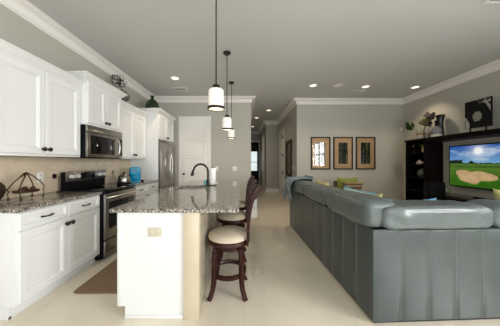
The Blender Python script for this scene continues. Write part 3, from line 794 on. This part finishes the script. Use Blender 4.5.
# cushions sit inside the frame, and their rolled tops lie over it
def roll(x0, x1, y0, y1, z0, z1, sd):
    w_, d_, h_ = x1 - x0, y1 - y0, z1 - z0; t = MB()
    if d_ > w_: t.add(pillow_bm(d_, w_, h_, 44, .31, wr=.02, seed=sd), Matrix.Rotation(R(90), 4, 'Z'))
    else: t.add(pillow_bm(w_, d_, h_, 44, .31, wr=.02, seed=sd))
    from mathutils import noise
    for v in t.bm.verts:
        c = v.co; q = noise.noise(Vector((c.x * 5 + sd * 3, c.y * 6, c.z * 9 + sd))) + .5 * noise.noise(Vector((c.x * 16 + sd, c.y * 10, c.z * 12)))
        rg = 1 - abs(noise.noise(Vector((c.x * 9 + c.z * 14, c.y * 3, sd))))
        nrm_ = Vector((c.x * .1, c.y * .6, c.z)).normalized()
        v.co = c + nrm_ * (q * .012 - (rg ** 10) * .006)
    return child(sofa, 'back_cushion', M['leatherc'], lambda b: b.add(t.bm, Matrix.Translation(((x0 + x1) / 2, (y0 + y1) / 2, (z0 + z1) / 2))))
roll(-.050, .22, .0, .79, .750, .992, 1)
roll(-.040, .27, .81, 1.62, .755, .965, 2)
roll(-.035, .27, 1.62, 2.44, .755, .965, 3)
roll(.058, 1.0, -.045, .27, .752, .950, 4)
roll(1.0, 1.92, -.045, .27, .752, .948, 5)
roll(1.92, 2.74, -.045, .27, .752, .946, 6)
for x_, y_ in ((.07, .07), (.07, L1 - .07), (L2 - .1, .07)):
    child(sofa, 'foot', M['black'], lambda b: b.box(x_ - .03, x_ + .03, y_ - .03, y_ + .03, .0005, .0015))

SM = Matrix.Translation((1.033, 1.597, 0)) @ Matrix.Rotation(TH, 4, 'Z')
def sofa_pt(x, y, z): return SM @ Vector((x, y, z))
def throw_pillow(pt, rz, tilt, w_, h_, th, m, label, cat='pillow', name='throw_pillow'):
    b = MB(); b.add(throw_pillow_bm(w_, h_, th), Matrix.Rotation(tilt, 4, 'X'))
    o = b.build(name, m, label=label, cat=cat, smooth=True, ang=80); o.location = pt; o.rotation_euler = (0, 0, rz); return o
throw_pillow(sofa_pt(.40, 1.98, .72), R(-88), R(-14), .50, .50, .16, M['yellow'], 'yellow throw pillow showing above the sofa back near the far end')
throw_pillow(sofa_pt(.37, .52, .725), R(-45), R(-4), .15, .50, .05, M['yellow'], 'yellow throw pillow whose tip shows at the sofa corner')
throw_pillow(sofa_pt(2.04, .50, .755), R(-4), R(-12), .52, .50, .16, M['yellow'], 'pale yellow throw pillow at the right edge of the picture below the television')
throw_pillow(sofa_pt(.385, .86, .728), R(-88), R(-6), .66, .50, .12, M['bluestripe'], 'blue and white striped pillow leaning on the long side of the sofa')
throw_pillow(sofa_pt(.68, .41, .68), R(2), R(-4), .58, .50, .11, M['bluestripe'], 'blue and white striped pillow lying along the camera-facing sofa section')

# knitted throw draped over the far end of the sofa back
b = MB(); n, m_ = 30, 44; V = []
rnd = random.Random(4)
for i in range(n + 1):
    f = i / n; y = 2.04 + .52 * f; row = []
    for j in range(m_ + 1):
        g = j / m_; s_ = g * 0.95
        # profile across: inside seat back -> over cushion top -> hangs outside
        if s_ < .22: x, z = .30, .80 + s_
        elif s_ < .62: a = (s_ - .22) / .40 * pi; x, z = .12 + .185 * cos(a), .975 + .035 * sin(a) - .03 * a / pi
        else: x, z = -.075 - .03 * sin((s_ - .62) * 8), .945 - (s_ - .62) * (.75 + .25 * sin(f * 9))
        fold = .018 * sin(f * 22 + s_ * 5) + .010 * sin(f * 51 + s_ * 13)
        end = max(0, f - .75) / .25
        z -= .12 * end * end
        row.append(b.bm.verts.new(sofa_pt(x - abs(fold) * (1 if s_ > .5 else -.3), y + .012 * sin(s_ * 18 + f * 5), z + abs(fold) * (.8 if s_ < .62 else .1))))
    V.append(row)
for i in range(n):
    for j in range(m_): b.bm.faces.new((V[i][j], V[i + 1][j], V[i + 1][j + 1], V[i][j + 1]))
throw = b.build('throw_blanket', M['throw'], label='grey-blue knitted throw draped over the far end of the sofa', cat='blanket')
sm = throw.modifiers.new('thick', 'SOLIDIFY'); sm.thickness = .012; sm.offset = 1
fr = MB()
for k in range(16):
    f = k / 15; y = 2.05 + .50 * f; z = .945 - .33 * (.75 + .25 * sin(f * 9)) - .12 * (max(0, f - .75) / .25) ** 2
    p = sofa_pt(-.090, y, z); fr.tube([p, p + Vector((-.006, 0, -.03)), p + Vector((.002, 0, -.07))], [.004, .006, .003], 6)
fr.build('fringe', M['throw'], throw)

# ------------------------------------------------------------------ accent chair and pillows at the far wall
e = empty('accent_chair', (2.45, 4.75, 0), 'low brown accent chair by the far wall, hidden under two pillows', 'chair')
child(e, 'seat', M['brownfab'], lambda b: b.box(-.25, .25, -.50, .08, .22, .44, .03, 3))
child(e, 'backrest', M['brownfab'], lambda b: b.box(-.25, .25, .081, .20, .22, .84, .03, 3))
for sx in (-.2, .2):
    for sy in (-.44, .14): child(e, 'leg', M['espresso'], lambda b: b.box(sx - .02, sx + .02, sy - .02, sy + .02, .001, .219, .003))
throw_pillow(Vector((2.43, 4.735, .695)), 0, R(8), .50, .50, .14, M['green'], 'lime green throw pillow at the back of the accent chair')
throw_pillow(Vector((2.49, 4.575, .66)), 0, R(10), .44, .40, .13, M['stripe'], 'brown and beige striped pillow leaning in front of the green pillow')

# ------------------------------------------------------------------ colour grids (prints and screens)
def grid_print(name, m, parent, w_, h_, nx, ny, fn, y=0.0, x0=None, z0=None, **kw):
    """print in the XZ plane facing -Y"""
    x0 = -w_ / 2 if x0 is None else x0; z0 = -h_ / 2 if z0 is None else z0
    vs = [(x0 + w_ * i / nx, y, z0 + h_ * j / ny) for i in range(nx + 1) for j in range(ny + 1)]
    fs = [(i * (ny + 1) + j, (i + 1) * (ny + 1) + j, (i + 1) * (ny + 1) + j + 1, i * (ny + 1) + j + 1) for i in range(nx) for j in range(ny)]
    me = bpy.data.meshes.new(name); me.from_pydata(vs, [], fs); me.materials.append(m)
    ca = me.color_attributes.new('Col', 'FLOAT_COLOR', 'POINT')
    for i in range(nx + 1):
        for j in range(ny + 1):
            c = fn(i / nx, j / ny); ca.data[i * (ny + 1) + j].color = (*c, 1)
    o = bpy.data.objects.new(name, me); COL.objects.link(o); o.parent = parent; tag(o, **kw); return o
def mixc(a, b_, t): t = max(0, min(1, t)); return tuple(x * (1 - t) + y * t for x, y in zip(a, b_))

# bamboo pictures
def bamboo(seed, dark):
    rnd = random.Random(seed); st_ = [(rnd.random(), rnd.uniform(.015, .045), rnd.uniform(-.10, .10), rnd.uniform(.4, 1)) for _ in range(9)]
    blobs = [(rnd.random(), rnd.random(), rnd.uniform(.06, .16)) for _ in range(8)]
    def f(u, v):
        c = dark
        for x, w_, sl, br in st_:
            d = abs(u - x - sl * (v - .5))
            if d < w_:
                nn = .35 if (v * 5 + x * 7) % 1 < .06 else 1
                c = mixc((.03, .04, .02), (.34 * br, .29 * br, .13 * br), (1 - d / w_) * nn)
        for bx, by, r_ in blobs:
            if (u - bx) ** 2 + ((v - by) * 1.6) ** 2 < r_ * r_: c = mixc(c, (.008, .012, .008), .8)
        return c
    return f
for i, (px, lb, dk) in enumerate(((320.7, 'left of three framed bamboo prints, palest and reflecting a window', (.30, .28, .22)), (343.2, 'middle of three framed bamboo prints on the living room wall', (.018, .022, .014)), (365.7, 'right of three framed bamboo prints, darkest green image', (.012, .016, .012)))):
    X = (px - 244) / 200 * 5.58
    e = empty('framed_picture', (X, YL - .0005, 1.545), lb, 'picture', 'framed bamboo prints on the living room wall')
    W2, H2 = .272, .455
    def frm(b):
        f = .034
        b.box(-W2, W2, -.030, 0, H2 - f, H2, .004).box(-W2, W2, -.030, 0, -H2, -H2 + f, .004).box(-W2, -W2 + f, -.030, 0, -H2 + f, H2 - f, .004).box(W2 - f, W2, -.030, 0, -H2 + f, H2 - f, .004)
    child(e, 'frame', M['frame'], frm)
    child(e, 'mat_board', M['mat'], lambda b: b.box(-W2 + .034, W2 - .034, -.010, -.001, -H2 + .034, H2 - .034))
    child(e, 'inner_mat', M['innermat'], lambda b: b.box(-.150, .150, -.0115, -.0102, -.318, .318))
    grid_print('print', M['vc'], e, .265, .60, 24, 50, bamboo(i + 3, dk), y=-.0130)
    child(e, 'glass', M['windowglass'], lambda b: b.faces([(-W2 + .035, -.019, -H2 + .035), (W2 - .035, -.019, -H2 + .035), (W2 - .035, -.019, H2 - .035), (-W2 + .035, -.019, H2 - .035)], [(0, 1, 2, 3)]))
# hall mirror / frame
e = empty('framed_picture', (1.4795, 6.55, 1.42), 'tall dark framed picture on the hallway wall', 'picture', None, R(-90))
child(e, 'frame', M['frame'], lambda b: b.box(-.40, .40, -.035, 0, .50, .58, .006).box(-.40, .40, -.035, 0, -.58, -.50, .006).box(-.40, -.32, -.035, 0, -.50, .50, .006).box(.32, .40, -.035, 0, -.50, .50, .006))
grid_print('print', M['vcgloss'], e, .64, 1.0, 16, 24, bamboo(21, (.16, .14, .10)), y=-.012)

# ------------------------------------------------------------------ entertainment unit on the right wall
# local x -> world -Y (rot -90): local -y -> world -X
UX = 4.04
e = empty('entertainment_center', (UX, 5.0, 0), 'dark espresso wall unit with open shelves, bridge shelf and low console', 'media unit', None, R(-90))
DU = XR - UX - .001
LU = 3.6
def tower(b):
    T = .022
    b.box(0, T, 0, DU, .001, 1.80).box(.50, .522, 0, DU, .001, 1.80).box(T, .50, DU - .01, DU, .001, 1.80)
    b.box(T, .50, 0, DU - .01, .001, .08)
child(e, 'tower_frame', M['espresso'], tower, smooth=False)
for z in (.32, .62, .92, 1.215, 1.50): child(e, 'shelf', M['espresso'], lambda b: b.box(.0225, .4995, .012, DU - .0105, z, z + .022, .001))
child(e, 'shelf', M['espresso'], lambda b: b.box(.0225, .21, .03, DU - .0105, 1.655, 1.67, .001), label='short upper half shelf')
child(e, 'divider', M['espresso'], lambda b: b.box(.211, .225, .03, DU - .0105, 1.5225, 1.795))
child(e, 'bridge_shelf', M['espresso'], lambda b: b.box(-.02, LU, -.02, DU, 1.801, 1.836, .004).box(.5225, LU, -.0, DU, 1.745, 1.80, .003))
child(e, 'console', M['espresso'], lambda b: b.box(.5225, LU, -.0, DU, .06, .60, .003).box(.5225, LU, .04, DU, .001, .06))
child(e, 'console_top', mat('dark_polished_top', (.05, .048, .046), .15), lambda b: b.box(.5225, LU, -.02, DU, .6005, .640, .004))
for k in range(3):
    a = .53 + k * 1.02
    pd = MB(); panel(pd, a, a + 1.01, .08, .59, -.0195, t=.019, rail=.05); pd = pd.build('drawer_front', M['espresso'], e)
    child(pd, 'handle', M['chrome'], lambda b: pull(b, a + .505, .36, -.02, .16))

# television
TVX = 4.32
e = empty('television', (TVX, 3.49, 1.22), 'large wall-mounted flat television showing a golf course', 'television', None, R(-90))
TW, TH_ = 1.45, .83
child(e, 'bezel', M['black'], lambda b: b.box(-TW / 2, TW / 2, 0.0, .035, -TH_ / 2, TH_ / 2, .005))
child(e, 'wall_mount', M['black'], lambda b: b.box(-.25, .25, .036, XR - TVX - .002, -.2, .2))
child(e, 'sensor', M['black'], lambda b: b.box(-.03, .03, .002, .02, -TH_ / 2 - .015, -TH_ / 2 - .0005))
def hsh(a, b_): v = sin(a * 127.1 + b_ * 311.7) * 43758.5453; return v - math.floor(v)
def vn(x, y):
    i, j = math.floor(x), math.floor(y); fx, fy = x - i, y - j; fx = fx * fx * (3 - 2 * fx); fy = fy * fy * (3 - 2 * fy)
    return (hsh(i, j) * (1 - fx) + hsh(i + 1, j) * fx) * (1 - fy) + (hsh(i, j + 1) * (1 - fx) + hsh(i + 1, j + 1) * fx) * fy
def fbm(x, y): return .5 * vn(x, y) + .3 * vn(2 * x, 2 * y) + .2 * vn(4.3 * x, 4.3 * y)
def golf(u, v):
    hz = .575
    if v > hz:
        t = (v - hz) / (1 - hz)
        c = mixc((.26, .50, .72), (.035, .14, .46), t ** .7)
        cl = fbm(u * 5 + 3, v * 9) - .50 + .25 * (u - .4)
        c = mixc(c, (.70, .80, .90), cl * 2.0)
        d = math.hypot((u - .36) * 1.78, (v - .865)); c = mixc(c, (1.0, 1.0, 1.0), 1.25 * math.exp(-(d / .075) ** 2) + .42 * math.exp(-(d / .20) ** 2))
    else:
        t = (hz - v) / hz
        n_ = fbm(u * 14, v * 40)
        c = mixc((.20, .32, .06), (.06, .20, .012), t * 1.3)
        c = mixc(c, (.03, .10, .012), .55 * n_ + (.35 if (.10 < t < .2) else 0))
        if t < .10: c = mixc((.10, .20, .05), c, t * 8)
    # trees
    th = .0
    if u < .17: th = .045 + .05 * fbm(u * 40, 1)
    elif .23 < u < .32: th = .055 * math.exp(-((u - .28) / .022) ** 2) + .02 * vn(u * 60, 3)
    elif .60 < u: th = .03 + .03 * vn(u * 50, 7)
    else: th = .012 * vn(u * 70, 2)
    if hz - .01 < v < hz + th: c = (.012, .035, .012)
    # bunker
    a = math.atan2((v - .235) * 1.0, (u - .30)); r = math.hypot((u - .30) / .225, (v - .25) / .150)
    edge = 1 + .16 * sin(3 * a + .6) + .10 * sin(5 * a + 2)
    if .38 < v < .60 and False: pass
    if r < edge: c = mixc((.70, .52, .30), (.46, .31, .15), .9 * fbm(u * 22, v * 22) - (.1 if r < edge * .8 else -.15))
    elif r < edge + .10: c = mixc((.03, .09, .01), c, .35) if v > .235 else mixc(c, (.16, .32, .03), .5)
    return tuple(max(0, x) ** 1.18 for x in c)
grid_print('screen', M['screen'], e, TW - .04, TH_ - .045, 150, 88, golf, y=-.001, label='lit screen with sky, sun, fairway and sand bunker')

# dark speaker box beside console, cable and small device
child(None, 'subwoofer', M['black'], lambda b: b.box(3.72, 4.010, 3.98, 4.14, .001, .89, .006), label='black floor box speaker standing in front of the dark wall unit', cat='speaker')
b = MB(); b.tube([(4.20, 4.30, .648), (4.18, 4.22, .78), (4.18, 4.12, .80), (4.18, 4.05, .72), (4.16, 4.08, .648), (4.18, 4.2, .648), (4.20, 4.28, .655)], .005, 8)
b.build('cable', M['black'], label='loose black cable curling up beside the black speaker', cat='cable')
child(None, 'media_box', M['black'], lambda b: b.box(4.14, 4.22, 3.50, 3.62, .642, .668, .004), label='small black box lying on the console below the television', cat='media device')

# items on the bridge shelf
ZB = 1.837
def sp_(px, s_): return (px - 244) / s_, 200 / s_
e = empty('potted_plant', (4.20, 4.75, ZB), 'white pot with wood rim holding artichoke-like stems and a round leaf', 'plant')
child(e, 'pot', M['ceram'], lambda b: b.lathe([(0, 0), (.070, 0), (.085, .02), (.088, .10), (.080, .10), (.07, .03), (0, .03)]))
child(e, 'rim', M['cork'], lambda b: b.lathe([(.089, .098), (.094, .10), (.094, .145), (.086, .15), (.078, .145), (.080, .1005), (.089, .098)]), label='light wooden rim')
def stems(b):
    b.tube([(0, .02, .05), (-.01, .10, .22), (-.02, .22, .33), (-.02, .27, .36)], .005, 6)
    b.tube([(0, -.02, .05), (.0, -.08, .22), (0, -.12, .36)], .006, 6)
    b.tube([(.02, -.03, .05), (.0, -.12, .28), (0, -.22, .44)], .005, 6)
    b.tube([(-.02, 0.0, .05), (-.01, -.02, .25)], .006, 6); b.tube([(-.02, 0.03, .05), (-.02, .07, .19)], .005, 6)
child(e, 'stem', M['leaf2'], stems)
def rleaf(b):
    n_ = 20; t = bmesh.new(); c0 = t.verts.new((0, 0, .02)); ring = []
    for k in range(n_ + 1):
        a = R(25) + (2 * pi - R(50)) * k / n_; r = .115 * (1 - .06 * sin(5 * a)); ring.append((t.verts.new((r * cos(a) * .55, r * sin(a) * .55, .012)), t.verts.new((r * cos(a), r * sin(a), -.004 + .006 * sin(4 * a)))))
    for A, B in zip(ring, ring[1:]):
        t.faces.new((c0, A[0], B[0])); t.faces.new((A[0], A[1], B[1], B[0]))
    bmesh.ops.solidify(t, geom=list(t.faces), thickness=.004)
    b.add(t, Matrix.Translation((-.02, .29, .375)) @ Matrix.Rotation(R(90), 4, 'X') @ Matrix.Rotation(R(90), 4, 'Z'))
child(e, 'round_leaf', M['leaf'], rleaf)
def arti(b, c, r, ax):
    t = bmesh.new()
    for ring_, (rr, zz, tl, nn) in enumerate(((.9, -.5, 70, 11), (1.0, -.1, 45, 10), (.85, .35, 25, 8), (.5, .75, 10, 6))):
        for k in range(nn):
            a = 2 * pi * k / nn + ring_ * .4
            q = bmesh.new(); bmesh.ops.create_icosphere(q, subdivisions=2, radius=1)
            for v in q.verts: v.co = Vector((v.co.x * r * .34 * (1 - max(0, v.co.z) * .5), v.co.y * r * .16, v.co.z * r * .55))
            q.transform(Matrix.Translation((cos(a) * r * rr * .55, sin(a) * r * rr * .55, zz * r * .7)) @ Matrix.Rotation(a + pi / 2, 4, 'Z') @ Matrix.Rotation(R(-tl), 4, 'X'))
            me = bpy.data.meshes.new('q'); q.to_mesh(me); q.free(); t.from_mesh(me); bpy.data.meshes.remove(me)
    b.add(t, Matrix.Translation(c) @ ax)
child(e, 'artichoke_head', M['artich'], lambda b: arti(b, (0, -.14, .40), .13, Matrix.Rotation(R(35), 4, 'X')))
child(e, 'dark_flower', M['purple'], lambda b: (arti(b, (0, -.27, .50), .085, Matrix.Rotation(R(50), 4, 'X')), arti(b, (0, -.16, .545), .065, Matrix.Rotation(R(10), 4, 'X'))))
e = empty('glass_bottle', (4.20, 4.50, ZB), 'tall clear bottle with amber filling beside the potted plant', 'bottle')
child(e, 'bottle', M['glass'], lambda b: b.lathe([(0, 0), (.050, 0), (.055, .02), (.055, .17), (.045, .21), (.022, .25), (.020, .31), (.026, .32), (.018, .32), (.016, .25), (.04, .205), (.050, .17), (.050, .015), (0, .010)], seg=20))
child(e, 'filling', M['amber'], lambda b: b.lathe([(0, .012), (.048, .017), (.048, .13), (0, .135)], seg=20))
child(e, 'stopper', M['black'], lambda b: b.lathe([(0, .3205), (.026, .3205), (.030, .35), (.02, .37), (0, .375)], seg=16))
e = empty('decanter', (4.11, 4.27, ZB), 'round clear glass decanter with black neck on a white base', 'decanter')
child(e, 'base', M['ceram'], lambda b: b.lathe([(0, 0), (.090, 0), (.094, .01), (.090, .055), (.06, .06), (0, .06)]))
child(e, 'body', mat('smoky_glass', (.20, .21, .21), .08), lambda b: b.lathe([(0, .061), (.065, .061), (.085, .09), (.088, .13), (.070, .18), (.038, .215), (.03, .23), (0, .23)]))
child(e, 'neck', M['black'], lambda b: b.lathe([(0, .2305), (.030, .2305), (.024, .26), (.026, .31), (.040, .335), (.036, .345), (0, .345)]))
e = empty('vase', (4.33, 4.41, ZB), 'tall black flared vase on the dark wall unit', 'vase')
e.scale = (1, 1, 1.15)
child(e, 'body', mat('gloss_black_ceramic', (.012, .012, .014), .12), lambda b: b.lathe([(0, 0), (.060, 0), (.066, .01), (.060, .10), (.052, .20), (.054, .30), (.068, .38), (.086, .425), (.080, .432), (.062, .38), (.046, .30), (.044, .20), (0, .19)]))
# square art sculpture on small stand
e = empty('art_sculpture', (4.25, 3.645, ZB), 'square black panel artwork with white brush marks on a stand', 'artwork', None, R(-90))
child(e, 'stand', M['black'], lambda b: b.box(-.13, -.118, .005, .025, .008, .09, .002).box(.118, .13, .005, .025, .008, .09, .002).box(-.15, .15, -.04, .06, 0, .008, .002))
def art(u, v):
    c = (.010, .010, .011)
    d1 = (u - (.36 + .5 * (1 - v) ** 1.0)) ; e1 = v - (1.0 - .95 * max(0, u - .28) ** 1.35 / .6)
    tr = (u - .42) * .75 + (v - 1) * .9
    if v > .52 and u > .30 and v > 1.03 - .80 * (max(0, u - .30)) ** 1.6 - .06 * sin(u * 14):
        k = fbm(u * 6 + 4 * v, v * 14 - 6 * u); c = (.36, .36, .34) if k > .47 else (.03, .03, .03)
    if u < .20 - .0 and v < .42 and u < .22 * (1 - v / .42) ** .7 + .03:
        k = fbm(u * 30, v * 8); c = (.42, .42, .40) if k > .42 else (.03, .03, .03)
    d = math.hypot((u - .50), (v - .40))
    if d < .18: c = (.40, .41, .33) if (v * 26 + .8 * sin(u * 18)) % 2 > .8 else (.04, .05, .03)
    return c
child(e, 'panel', M['black'], lambda b: b.box(-.205, .205, 0, .03, .0905, .60, .003))
grid_print('artwork_face', M['vc'], e, .40, .50, 60, 74, art, y=-.0015, z0=.095)

# bookcase items (shelf tops: .942, 1.237, 1.522)
e = empty('seashell', (4.18, 4.90, 1.672), 'small white shell on the top left nook of the wall unit', 'shell')
child(e, 'shell_body', M['ceram'], lambda b: b.lathe([(0, 0), (.035, .002), (.040, .015), (.026, .035), (.012, .06), (0, .08)], seg=14))
e = empty('green_bottle', (4.18, 4.90, 1.523), 'slim pale green bottle vase in the narrow nook', 'vase')
child(e, 'body', mat('pale_green_glass', (.20, .26, .13), .15), lambda b: b.lathe([(0, 0), (.022, 0), (.028, .02), (.022, .05), (.012, .085), (.016, .115), (.010, .118), (0, .10)]))
e = empty('potted_plant', (4.18, 4.66, 1.523), 'small green plant in a cream vase on the top right shelf nook', 'plant')
child(e, 'pot', M['amber'] if False else mat('cream_gold_vase', (.50, .42, .20), .3), lambda b: b.lathe([(0, 0), (.025, 0), (.034, .02), (.030, .09), (.022, .12), (.028, .14), (0, .13)]))
def lv(b):
    rr_ = random.Random(8)
    for k in range(22):
        a = rr_.uniform(0, 6.28); el = rr_.uniform(.2, 1.3); r_ = rr_.uniform(.05, .09)
        q = bmesh.new(); bmesh.ops.create_icosphere(q, subdivisions=1, radius=1)
        for v in q.verts: v.co = Vector((v.co.x * .025, v.co.y * .012, v.co.z * .004))
        b.add(q, Matrix.Translation((cos(a) * r_ * cos(el), sin(a) * r_ * cos(el), .15 + r_ * sin(el) - .03)) @ Matrix.Rotation(a, 4, 'Z') @ Matrix.Rotation(-el, 4, 'Y'))
child(e, 'foliage', M['leaf2'], lv)
e = empty('conch_shell', (4.17, 4.74, 1.2385), 'pointed cream conch shell lying on the middle shelf', 'shell')
def conch(b):
    b.lathe([(0, -.12), (.012, -.10), (.030, -.05), (.042, 0), (.050, .03), (.030, .05), (.034, .06), (.020, .075), (.022, .085), (0, .12)], (0, 0, .043), seg=18, axis='Y')
    b.lathe([(0, .0), (.03, .01), (.035, .03), (.014, .06), (0, .075)], (0, .01, .05), seg=12)
child(e, 'shell_body', mat('cream_shell', (.62, .50, .40), .5, var=.2, vscale=30), conch)
e = empty('glass_float', (4.18, 4.69, .943), 'round dark green glass ball vase on the lower shelf', 'vase')
child(e, 'ball', mat('green_bubble_glass', (.05, .075, .035), .05, spec=1.0), lambda b: b.lathe([(0, 0), (.05, .004), (.085, .04), (.098, .09), (.085, .145), (.05, .18), (.025, .19), (.025, .21), (.015, .21), (0, .19)]))

# thermostat
child(None, 'thermostat', M['whitepl'], lambda b: b.box(4.36, 4.45, YL - .022, YL - .0005, 2.17, 2.27, .004), label='small white square thermostat beside the corner, left of the plant', cat='thermostat')

# ------------------------------------------------------------------ kitchen counter items
CZ = .916
# wire rack
e = empty('wire_basket', (-2.20, 2.025, CZ), 'scrolled bronze wire fruit stand with arched handles on the granite', 'basket')
e.scale = (.72, .72, 1)
def spiral(cx, cz, r0, turns, a0, sgn, n_=22):
    return [(cx + (r0 * (1 - .8 * k / n_)) * cos(a0 + sgn * turns * 2 * pi * k / n_), cz + (r0 * (1 - .8 * k / n_)) * sin(a0 + sgn * turns * 2 * pi * k / n_)) for k in range(n_ + 1)]
child(e, 'tray', M['iron'], lambda b: b.lathe([(0, .078), (.15, .078), (.165, .084), (.172, .100), (.166, .100), (.158, .089), (0, .084)], sx=.62, sy=.92, seg=36))
def hoops(b):
    for sx in (-1, 1):
        b.tube([(sx * .082, -.145, .09), (sx * .080, -.165, .12), (sx * .062, -.125, .17), (sx * .030, -.045, .245), (0, .0, .270), (-sx * .01, .02, .267), (-sx * .02, .035, .25)], .007, 8)
        b.tube([(sx * .082, .145, .09), (sx * .084, .168, .125), (sx * .066, .13, .175), (sx * .032, .055, .24), (0, .0, .277), (-sx * .01, -.025, .27), (-sx * .02, -.05, .25), (-sx * .02, -.04, .23)], .007, 8)
child(e, 'handle', M['iron'], hoops)
for sx in (-1, 1):
    for sy in (-1, 1):
        def foot(b):
            s1 = spiral(.0, .024, .022, 1.3, pi / 2, -sy)
            pp = [(sx * .082, sy * .145, .090), (sx * .084, sy * .165, .072), (sx * .084, sy * .150, .050)] + [(sx * .084, sy * .145 + a_ * 1.0, c_) for a_, c_ in s1]
            b.tube(pp, .005, 8)
        child(e, 'scroll_foot', M['iron'], foot)
for i, (dy, dx, r_) in enumerate(((-.078, .01, .022), (-.005, -.02, .025), (.070, .015, .023))):
    child(None, 'decorative_ball', M['darkwood'], lambda b: b.lathe([(r_ * sin(pi * k / 12) * (1 + .04 * sin(k * 3)), -r_ * cos(pi * k / 12)) for k in range(13)], (-2.20 + dx * .7, 2.025 + dy * .72, CZ + .0865 + r_ * 1.045), seg=20), label=('left', 'middle', 'right')[i] + ' dark brown ball on the wire stand tray', cat='ornament', group='balls on the wire stand')
e = empty('round_vase', (-2.36, 1.862, CZ), 'round dark brown wooden vase cut by the left picture edge', 'vase')
e.scale = (.9, .9, .95)
child(e, 'body', M['darkwood'], lambda b: b.lathe([(0, 0), (.05, 0), (.055, .01), (.085, .05), (.108, .11), (.100, .165), (.065, .205), (.035, .22), (.04, .235), (.028, .235), (.025, .215), (0, .19)], seg=32))
# kettle
e = empty('kettle', (-2.10, 3.50, CZ), 'stainless kettle with black base on the counter right of the stove', 'kettle')
child(e, 'base', M['black'], lambda b: b.lathe([(0, 0), (.105, 0), (.108, .02), (.100, .03), (0, .03)]))
child(e, 'body', M['steel'], lambda b: b.lathe([(0, .031), (.100, .031), (.104, .05), (.098, .11), (.080, .145), (.055, .165), (.045, .170), (0, .172)], seg=32))
child(e, 'lid_knob', M['black'], lambda b: b.lathe([(0, .1725), (.012, .1725), (.010, .185), (.018, .195), (.018, .205), (0, .212)]))
child(e, 'handle', M['black'], lambda b: b.tube([(0, .085, .145), (0, .125, .155), (0, .150, .125), (0, .145, .075), (0, .105, .05)], .010, 10))
child(e, 'spout', M['chrome'], lambda b: b.tube([(0, -.085, .09), (0, -.115, .12), (0, -.135, .150)], [.022, .016, .011], 12))
# coffee maker
e = empty('coffee_maker', (-2.07, 3.82, CZ), 'bright turquoise single-serve coffee maker beside the kettle', 'coffee maker', None, R(24))
child(e, 'body', M['blue'], lambda b: b.box(-.085, .085, -.05, .12, .0, .275, .02, 3))
child(e, 'head', M['blue'], lambda b: b.box(-.088, .088, -.115, -.0505, .13, .29, .022, 3))
child(e, 'drip_base', M['blue'], lambda b: b.box(-.08, .08, -.115, -.0505, 0, .04, .012, 3))
child(e, 'drip_tray', M['black'], lambda b: b.box(-.06, .06, -.11, -.052, .0405, .047, .002))
child(e, 'handle', M['grey'], lambda b: b.tube([(-.05, -.116, .255), (-.045, -.13, .235), (0, -.137, .215), (.045, -.13, .235), (.05, -.116, .255)], .008, 8))
child(e, 'water_tank', mat('blue_tinted_tank', (.02, .20, .36), .08), lambda b: b.box(-.112, -.086, .0, .11, .03, .265, .01, 3))
child(None, 'sugar_jar', M['black'], lambda b: b.lathe([(0, 0), (.020, 0), (.022, .008), (.022, .035), (.017, .042), (.007, .045), (.006, .052), (0, .054)], (-1.93, 3.80, CZ)), label='small dark lidded jar to the right of the turquoise coffee maker', cat='jar')
# decor on cabinets
e = empty('wire_sculpture', (-2.20, 3.58, 2.370), 'dark curled wire sculpture on top of the wall cabinets', 'ornament')
def curls(b, c, r_, seed):
    rr_ = random.Random(seed)
    for k in range(13):
        ax = Vector((rr_.uniform(-1, 1), rr_.uniform(-1, 1), rr_.uniform(-1, 1))).normalized(); q = ax.to_track_quat('Z', 'Y')
        rr2 = r_ * rr_.uniform(.35, .62); off = Vector((rr_.uniform(-1, 1), rr_.uniform(-1, 1), rr_.uniform(-1, 1))).normalized() * (r_ - rr2) 
        b.tube([Vector(c) + off + q @ Vector((rr2 * cos(2 * pi * j / 16), rr2 * sin(2 * pi * j / 16), 0)) for j in range(16)], .0045, 5, closed=True)
child(e, 'lower_curl_ball', M['wire'], lambda b: (curls(b, (0, .05, .12), .115, 1)))
child(e, 'upper_curl_ball', M['wire'], lambda b: (curls(b, (0, -.06, .36), .125, 5), b.tube([(0, .03, .23), (0, 0, .26)], .008, 6)))
e = empty('demijohn', (-2.09, 4.56, 2.411), 'round dark green glass jug on top of the fridge cabinet', 'vase')
child(e, 'body', M['greenglass'], lambda b: b.lathe([(0, 0), (.11, 0), (.135, .03), (.150, .10), (.148, .17), (.125, .24), (.085, .29), (.045, .315), (.034, .33), (.034, .375), (.042, .38), (.042, .395), (.025, .395), (.024, .33), (0, .30)], seg=32))
